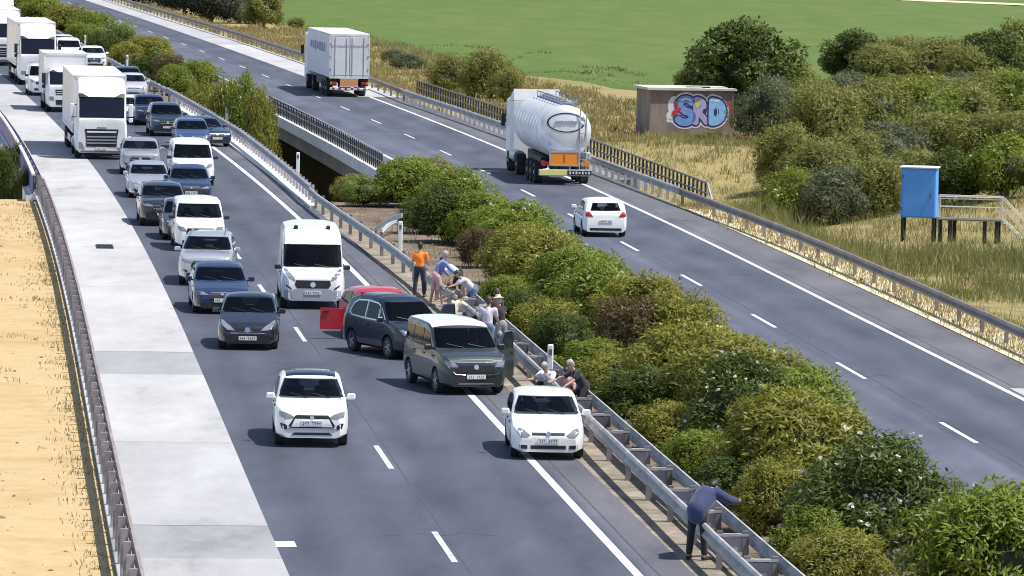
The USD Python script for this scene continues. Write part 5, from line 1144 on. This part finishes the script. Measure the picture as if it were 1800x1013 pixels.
# lower growth closing the gaps along the rail
gaps = [(2.5, 'olive', 'the nearest white-blossomed shrub'), (6.5, 'green', 'the leaning person in the blue jacket'), (12.5, 'olive', 'the broad shrub past the leaning person'), (17.5, 'dark', 'the dark white-blossomed shrub'), (23., 'green2', 'the olive shrub with pale flecks'), (28.5, 'olive', 'the red-leaved shrub, near side'),
        (37., 'dark', 'the red-leaved shrub, far side'), (42., 'olive', 'the white hatchback roof'), (47., 'green', 'the green van door'), (52.5, 'dark', 'the people behind the green van'), (58., 'olive', 'the person in the pale hat'), (64., 'dark', 'the bending white shirt'), (70., 'green2', 'the small dark red shrub')]
for s, kind, w in gaps:
    d = 3.75 + rngp.uniform(-.15, .2); plant(kind, 'low %s growth by the median rail, next to %s' % (dict(olive='olive', green='green', green2='bright green', dark='dark green')[kind], w), HEDGE, sdw(s, d, float(ground_z(s, d))-.05), (2.3+rngp.uniform(-.2, .4), 1.45+rngp.uniform(-.2, .35)), rngp.uniform(0, 6.28))

# scrub, bushes and trees on the right
Z = -2.2
SC = 'scrub on the right beyond the verge'
scr = [(1300, 226, 190, 195, 'tree_dark', 'tall dark tree right behind the graffitied hut'),
 (1225, 210, 90, 105, 'tree_olive', 'smaller olive tree at the hut corner, left of the tall dark tree'),
 (1385, 280, 120, 120, 'scrub', 'olive bush right of the hut under the tall dark tree'),
 (1352, 245, 110, 110, 'greyscrub', 'greyish bush close right of the hut'),
 (1450, 262, 130, 120, 'scrub2', 'olive bush in the middle scrub below the gap in the tree row'),
 (1530, 250, 130, 110, 'scrub', 'broad bush below the dark trees, left of the blue cabinet top'),
 (1610, 245, 140, 105, 'scrubgreen', 'greener bush above and behind the blue cabinet'),
 (1700, 240, 140, 100, 'scrub2', 'yellowish bush up and right of the blue cabinet'),
 (1780, 240, 120, 110, 'scrubgreen', 'green bush high at the right edge of the picture'),
 (1400, 315, 120, 95, 'scrubgreen', 'pale flecked bush where the scrub meets the dry grass'),
 (1470, 322, 120, 105, 'greyscrub', 'grey-green bush left of the blue cabinet'),
 (1540, 322, 110, 110, 'scrub', 'brownish bush directly left of the blue cabinet'),
 (1610, 318, 130, 100, 'scrub2', 'olive bush directly behind the blue cabinet'),
 (1690, 325, 130, 95, 'dark', 'dark bush behind the railing of the cabinet platform'),
 (1770, 330, 130, 110, 'scrubgreen', 'green bush behind the cabinet platform at the right edge'),
 (1500, 150, 110, 100, 'tree_dark', 'dark tree at the left end of the far tree row'),
 (1580, 155, 110, 95, 'tree_olive', 'olive tree second in the far tree row'),
 (1660, 160, 120, 95, 'tree_olive', 'broad olive tree in the middle of the far tree row'),
 (1740, 165, 110, 110, 'tree_dark', 'dark tree right of the middle of the far tree row'),
 (1800, 160, 110, 130, 'tree_olive', 'brown-topped tree at the right end of the far tree row'),
 (1480, 205, 120, 80, 'greyscrub', 'grey bush below the left end of the far tree row'),
 (1570, 200, 120, 70, 'scrub', 'low bush below the far tree row'),
 (1690, 200, 120, 70, 'greyscrub', 'low grey bush below the dark tree of the far row'),
 (855, 172, 95, 88, 'scrub', 'brown-olive bush behind the bridge guardrail between the lorry and the tanker'),
 (790, 165, 80, 70, 'scrub2', 'lower olive bush left of the brown-olive one by the guardrail'),
 (718, 118, 60, 30, 'greyscrub', 'low bush beside the box trailer'),
 (690, 108, 40, 24, 'greyscrub', 'small grey bush close to the box trailer'),
 (465, 52, 70, 70, 'tree_olive', 'olive tree beyond the far guardrail at the field corner'),
 (420, 40, 70, 60, 'greyscrub', 'grey bush left of the olive tree at the field corner'),
 (520, 50, 30, 22, 'scrub', 'small bush alone at the near edge of the field'),
 (372, 40, 95, 95, 'tree_shade_black', 'dark tree at the far bend, right one of the black row'),
 (325, 28, 95, 95, 'tree_shade_black', 'dark tree at the far bend, second from the right of the black row'),
 (280, 19, 95, 95, 'tree_shade_black', 'dark tree at the far bend, third from the right of the black row'),
 (235, 9, 95, 95, 'tree_shade_black', 'dark tree at the far bend, fourth from the right of the black row'),
 (192, 2, 90, 90, 'tree_shade_black', 'dark tree at the far bend, leftmost of the black row'),
 (1420, 240, 120, 100, 'scrub', 'olive bush under the gap between the tall dark tree and the far tree row'),
 (1440, 290, 130, 95, 'scrub2', 'bush in the thick of the scrub between hut and cabinet, behind the pale flecked bush'),
 (1500, 285, 130, 95, 'scrub', 'bush in the thick of the scrub, up and left of the cabinet'),
 (1570, 285, 130, 95, 'greyscrub', 'grey bush in the scrub just above the cabinet roof, to the left'),
 (1650, 280, 140, 95, 'scrub', 'bush in the scrub above the right edge of the cabinet roof'),
 (1730, 285, 140, 95, 'scrub2', 'bush in the scrub above the platform railing'),
 (1805, 290, 120, 100, 'scrub', 'bush in the scrub at the right edge, above the ladder'),
 (1380, 200, 110, 100, 'scrub2', 'bush against the right side of the tall dark tree'),
 (1640, 205, 130, 75, 'scrub2', 'bush under the middle of the far tree row'),
 (1760, 205, 130, 85, 'scrub', 'bush under the right half of the far tree row'),
 (1545, 160, 110, 85, 'scrub2', 'rounded bush filling the far tree row, left part'),
 (1620, 160, 110, 85, 'scrub', 'rounded bush filling the far tree row, middle part'),
 (1700, 165, 110, 85, 'scrub2', 'rounded bush filling the far tree row, right part'),
 (890, 178, 60, 60, 'scrub', 'small bush right of the brown-olive bush, left of the tanker roof'),
 (1250, 243, 60, 16, 'pale', 'low weeds at the foot of the hut wall')]
for (px, py, w, h, kind, lab) in scr:
    p = at(px, py, Z); s, d = w2sd(p); k = F/np.dot(p-[0, 0, CH], FWD); p[2] = float(ground_z(s, d)) - .08
    plant(kind, lab, SC, p, (w/k*1.25, h/k*1.08), rngp.uniform(0, 6.28))
# dark bushes below the blue parapet, in the dip on the left
for i, (px, py, w, h) in enumerate([(8, 348, 75, 95), (46, 356, 50, 66), (-30, 330, 80, 110), (22, 318, 70, 70)]):
    p = at(px, py, -.6); k = F/np.dot(p-[0, 0, CH], FWD); p[2] -= 1.2
    plant('dark', ['dark bush in the dip under the blue parapet, leftmost', 'dark bush at the corner where the sandy bank meets the bridge', 'dark bush cut by the left edge below the blue parapet', 'dark bush in the shade close below the blue parapet'][i], 'bushes in the dip left of the bridge', p, (w/k, h/k+1.2), i*1.3)

# grass
def tufts(name, pts, hmean, mat_, seed, blades=9, spread=.25, wd=.013, **kw):
    rng = np.random.default_rng(seed); n = len(pts); P = np.repeat(pts, blades, 0) + np.c_[rng.normal(0, spread, (n*blades, 2)), np.zeros(n*blades)]
    hh = hmean*rng.uniform(.4, 1.4, (n*blades, 1))*np.repeat(rng.uniform(.5, 1.3, (n, 1)), blades, 0)
    a = rng.uniform(0, 6.28, n*blades); s = np.c_[np.cos(a), np.sin(a), 0*a]*wd; tip = P + np.c_[rng.normal(0, .35, (n*blades, 2))*hh, hh]
    mid = P*.45 + tip*.55 + [0, 0, .03]
    v = np.stack([P - s, P + s, mid + s*.7, tip, mid - s*.7], 1).reshape(-1, 3); i = np.arange(n*blades)*5
    f = np.vstack([np.stack([i, i+1, i+2], 1), np.stack([i, i+2, i+4], 1), np.stack([i+4, i+2, i+3], 1)])
    return obj(name, (v, f), mat_, kind='stuff', **kw)
STRAW = leafmat('straw', [(.24, .20, .08), (.33, .27, .115), (.42, .34, .16), (.28, .27, .10)], .45)
GRASSG = leafmat('grass_green', [(.10, .13, .03), (.16, .18, .05), (.24, .23, .08), (.32, .27, .11)], .3)
rg = np.random.default_rng(3)
def scatter(n, s0, s1, d0, d1, f=None):
    s, d = rg.uniform(s0, s1, n), rg.uniform(d0, d1, n)
    if f is not None: k = f(s, d); s, d = s[k], d[k]
    return sdw(s, d, ground_z(s, d) - .03)
clump = lambda th: (lambda s, d: fbm(np.stack([s*.11, d*.2, 0*s], -1), 3, 9) > th)
tufts('dry_grass', scatter(9000, 20, 260, 18.9, 46, clump(.42)), .36, STRAW, 1)
tufts('green_grass', scatter(7000, 60, 230, 20, 46, clump(.5)), .5, GRASSG, 2)
tufts('tall_weeds', np.vstack([scatter(1500, 118, 185, 20, 27), scatter(1200, 120, 160, 27, 36), scatter(500, 60, 120, 20.5, 30, clump(.53))]), .95, leafmat('weed_green', [(.14, .15, .045), (.22, .21, .07), (.31, .28, .11), (.42, .37, .19)], .35), 12, blades=8, spread=.3, wd=.02)
tufts('verge_grass', scatter(2600, -20, 130, 17.5, 19.6), .28, STRAW, 3)
tufts('far_grass', scatter(5000, 230, 470, 17.6, 40), .45, STRAW, 4, wd=.04)
tufts('median_grass', scatter(500, -15, 122, 2.5, 7.2), .22, STRAW, 5)
tufts('field_edge_grass', scatter(1500, 180, 420, 34, 52, clump(.5)), .3, GRASSG, 6, wd=.03)
tufts('bank_weeds', np.vstack([scatter(1100, -10, 124, -25, -10.6, clump(.48)), scatter(260, -10, 124, -10.9, -10.45)]), .13, STRAW, 7, blades=9)
# clods and stones on the bank
def stones(name, pts, r0, r1, m, seed):
    rng = np.random.default_rng(seed); b = MB(); ico = trimesh.creation.icosphere(1, 1.)
    for p in pts: b.add(np.array(ico.vertices)*rng.uniform(r0, r1)*rng.uniform(.6, 1.3, 3)*(1+.2*rng.normal(size=(len(ico.vertices), 1))) + p, ico.faces)
    return obj(name, b, m, kind='stuff')
stones('bank_clods', scatter(1500, -10, 122, -22, -10.7, clump(.42)), .02, .075, mat('clod', (.30, .20, .09), .9, var=.3), 1)
stones('rail_debris', np.vstack([scatter(260, -12, 122, 1.2, 2.9), scatter(60, 40, 80, 1.0, 2.4)]), .02, .07, mat('debris', (.42, .38, .33), .9, var=.4), 2)

# ---------------------------------------------------------------- hut and cabinet
HUTM = mat('hut_render', (.13, .095, .085), .9, col2=(.27, .215, .20), scale=.9, bump=.3, stretch=(1, 1, .35)); HUTR = mat('hut_roof', (.50, .48, .43), .85, var=.2, scale=.8)
p = at(1142, 236, Z); hp = p.copy(); hp[2] = -2.3
hut = thing('hut', 'small flat-roofed concrete hut with blue and white graffiti in the scrub', 'hut', hp, -math.radians(-11))   # origin at the front left corner, front along +x
Wd, Dp, Hh = 5.55, 4.2, 2.95
obj('wall', MB().box((Wd/2, .12, Hh/2), (Wd, .24, Hh)), HUTM, hut); obj('wall', MB().box((.12, Dp/2+.12, Hh/2), (.24, Dp-.24, Hh)), HUTM, hut)
obj('wall', MB().box((Wd-.12, Dp/2+.12, Hh/2), (.24, Dp-.24, Hh)), HUTM, hut); obj('wall', MB().box((Wd/2, Dp-.12, Hh/2), (Wd-.48, .24, Hh)), HUTM, hut)
rf = obj('roof', MB().box((Wd*.30, Dp/2, Hh+.09), (Wd*.68, Dp+.4, .16)).box((Wd*.5, .45, Hh+.08), (Wd+.3, 1.2, .13)), HUTR, hut); obj('roof_slab', MB().box((Wd*.8, Dp*.75, Hh+.09), (Wd*.42, Dp*.5, .15), ch=.02), HUTR, rf)
obj('roof_beam', MB().box((Wd*.62, 1.35, Hh+.16), (1.6, .25, .12), .15), CHASSIS, rf)
GW, GB, GL, GD, GR, GY, GV_ = [mat('graffiti_'+k, c, .6, var=.12, scale=3.) for k, c in dict(white=(.66, .64, .70), blue=(.16, .28, .62), light=(.24, .48, .78), dark=(.02, .025, .12), red=(.45, .03, .06), yellow=(.55, .58, .12), violet=(.38, .34, .60)).items()]
gz0 = .62
def shape(pts, buf=0.): q = sg.Polygon(pts); return q.buffer(buf) if buf else q
def ell(x, z, a, b, n=28): return [(x+a*math.cos(t), z+b*math.sin(t)) for t in np.arange(n)*2*math.pi/n]
def stroke(pts, w): return sg.LineString(pts).buffer(w, cap_style=1, join_style=1)
def layer(name, g, y, m, host):
    for q in (g.geoms if hasattr(g, 'geoms') else [g]):
        v2, f2 = trimesh.creation.triangulate_polygon(q, engine='earcut')
        ex = trimesh.creation.extrude_polygon(q, .006, engine='earcut'); v = np.array(ex.vertices)
        obj(name, trimesh.Trimesh(np.c_[v[:, 0], -y-v[:, 2]+.0, v[:, 1]], ex.faces, process=False), m, host)
gf = group_part('graffiti', hut)
arc = lambda x, z, a, b, t0, t1, n=14: [(x+a*math.cos(t), z+b*math.sin(t)) for t in np.linspace(t0, t1, n)]
Ss = stroke(arc(2.35, 2.05, .42, .34, .5, 4.2) + arc(2.30, 1.25, .50, .36, 1.5, -2.6), .24)
Rr = stroke([(3.02, .92), (3.05, 2.35)], .20).union(stroke(arc(3.10, 1.98, .42, .38, 1.6, -1.6), .20)).union(stroke([(3.2, 1.6), (3.75, .95)], .20))
Dd_ = stroke([(4.12, .92), (4.12, 2.3)], .24).union(stroke(arc(4.15, 1.6, .66, .68, 1.57, -1.57), .24)).union(stroke([(4.3, 1.45), (4.3, 1.75)], .2))
allg = Ss.union(Rr).union(Dd_)
layer('halo', allg.buffer(.20).union(stroke([(1.2, 1.0), (2, .95)], .12)), .001, GW, gf)
layer('outline', allg.buffer(.10), .008, GD, gf)
layer('letter_s', Ss, .016, GB, gf); layer('letter_r', Rr.difference(Dd_.buffer(.1)), .016, GV_, gf); layer('letter_d', Dd_, .016, GL, gf)
layer('letter_shine', stroke(arc(2.35, 2.08, .40, .34, .7, 2.4), .07).union(stroke([(4.05, 2.35), (4.5, 2.3)], .07)), .024, GW, gf); layer('yellow_patch', shape(ell(3.12, 2.10, .17, .24)), .024, GY, gf)
layer('letter_hollow', shape(ell(4.33, 1.58, .10, .26)).union(shape(ell(3.62, 1.62, .13, .17))), .024, GD, gf)
layer('white_figure', shape(ell(1.55, 1.95, .38, .62)).union(shape(ell(1.35, 1.3, .28, .3))), .001, GW, gf)
layer('red_cross', stroke([(1.55, 1.55), (1.95, 1.75)], .10).union(stroke([(1.78, 1.4), (1.72, 2.2)], .09)).union(shape(ell(1.6, 1.45, .16, .14))), .030, GR, gf)
layer('red_edge', stroke(arc(4.35, 1.65, .98, .85, 1.1, -.3), .10), .001, GR, gf)

CABB = mat('cabinet_blue', (.10, .33, .80), .45, var=.08, scale=1.2); CABT = mat('cabinet_trim', (.62, .66, .72), .5); RUSTL = mat('rusty_leg', (.035, .028, .024), .8, var=.3)
p = at(1612, 418, Z); cb = thing('cabinet', 'bright blue metal cabinet on legs with a pale roof in the dry grass', 'cabinet', p, -math.radians(10))
w_, d_, h_, l_ = 1.62, 1.25, 2.28, .92
obj('body', MB().box((0, d_/2, l_+h_/2), (w_, d_, h_), ch=.02), CABB, cb); obj('roof', MB().box((0, d_/2, l_+h_+.04), (w_+.14, d_+.14, .07), ch=.015), CABT, cb)
obj('door', MB().box((.02, -.012, l_+h_/2), (w_-.14, .03, h_-.14), ch=.01), CABB, cb); obj('door_handle', MB().box((.58, -.04, l_+1.05), (.05, .04, .22)), GREYP, cb); obj('hinge', MB().box((-.72, -.035, l_+.4), (.06, .03, .14)).box((-.72, -.035, l_+1.9), (.06, .03, .14)), GREYP, cb)
for x in (-w_/2+.1, w_/2-.1):
    for y in (.1, d_-.1): obj('leg', MB().box((x, y, l_/2-.1), (.12, .12, l_+.2)), RUSTL, cb)
_r7 = np.random.default_rng(77); _q = np.c_[p[0]+_r7.uniform(-1.6, 5.5, 420), p[1]+_r7.uniform(-2.2, .3, 420)]; _q = np.array([(x, y, float(ground_z(*w2sd((x, y))))-.03) for x, y in _q])
tufts('cabinet_weeds', _q, .75, STRAW, 15, blades=9, spread=.28, wd=.016)
p2 = p + np.array([math.cos(math.radians(10))*.92, -math.sin(math.radians(10))*.92*-1*0, 0]); pf = thing('platform', 'steel access platform with pale railings and a ladder beside the blue cabinet', 'platform', p2, -math.radians(8))
PAL = mat('railing_pale', (.55, .52, .46), .55, var=.15); MESHP = mat('platform_deck', (.30, .26, .22), .8, var=.2)
obj('deck', MB().box((1.5, .55, l_-.04), (3.0, 1.1, .08)), MESHP, pf); obj('deck_edge', MB().box((1.5, -.03, l_+.02), (3.0, .05, .09)), PAL, pf)
for x, y in ((.15, .1), (.75, .95), (2.2, .1), (2.8, .95), (2.75, .1), (.6, .1)): obj('leg', MB().box((x, y, l_/2-.12), (.18, .18, l_+.14)), RUSTL, pf)
for y in (-.02, 1.1):
    for z in (l_+1.02, l_+.93 if y < 0 else l_+.5): obj('rail', MB().tube([(.02, y, z), (2.95, y, z)], .03), PAL, pf)
    for x in (.05, 2.92): obj('rail_post', MB().tube([(x, y, l_), (x, y, l_+1.02)], .03), PAL, pf)
    obj('stair_rail', MB().tube([(2.95, y, l_+1.02), (4.05, y, .85)], .03).tube([(2.95, y, l_+.55), (4.05, y, .40)], .025).tube([(4.05, y, -.2), (4.05, y, .85)], .03), PAL, pf)
for k in range(4): obj('step', MB().box((3.15+.25*k, .54, l_-.2-.22*k), (.24, 1.0, .04)), MESHP, pf)
obj('stringer', MB().tube([(3.0, 0, l_), (4.05, 0, -.1)], .04).tube([(3.0, 1.08, l_), (4.05, 1.08, -.1)], .04), PAL, pf)
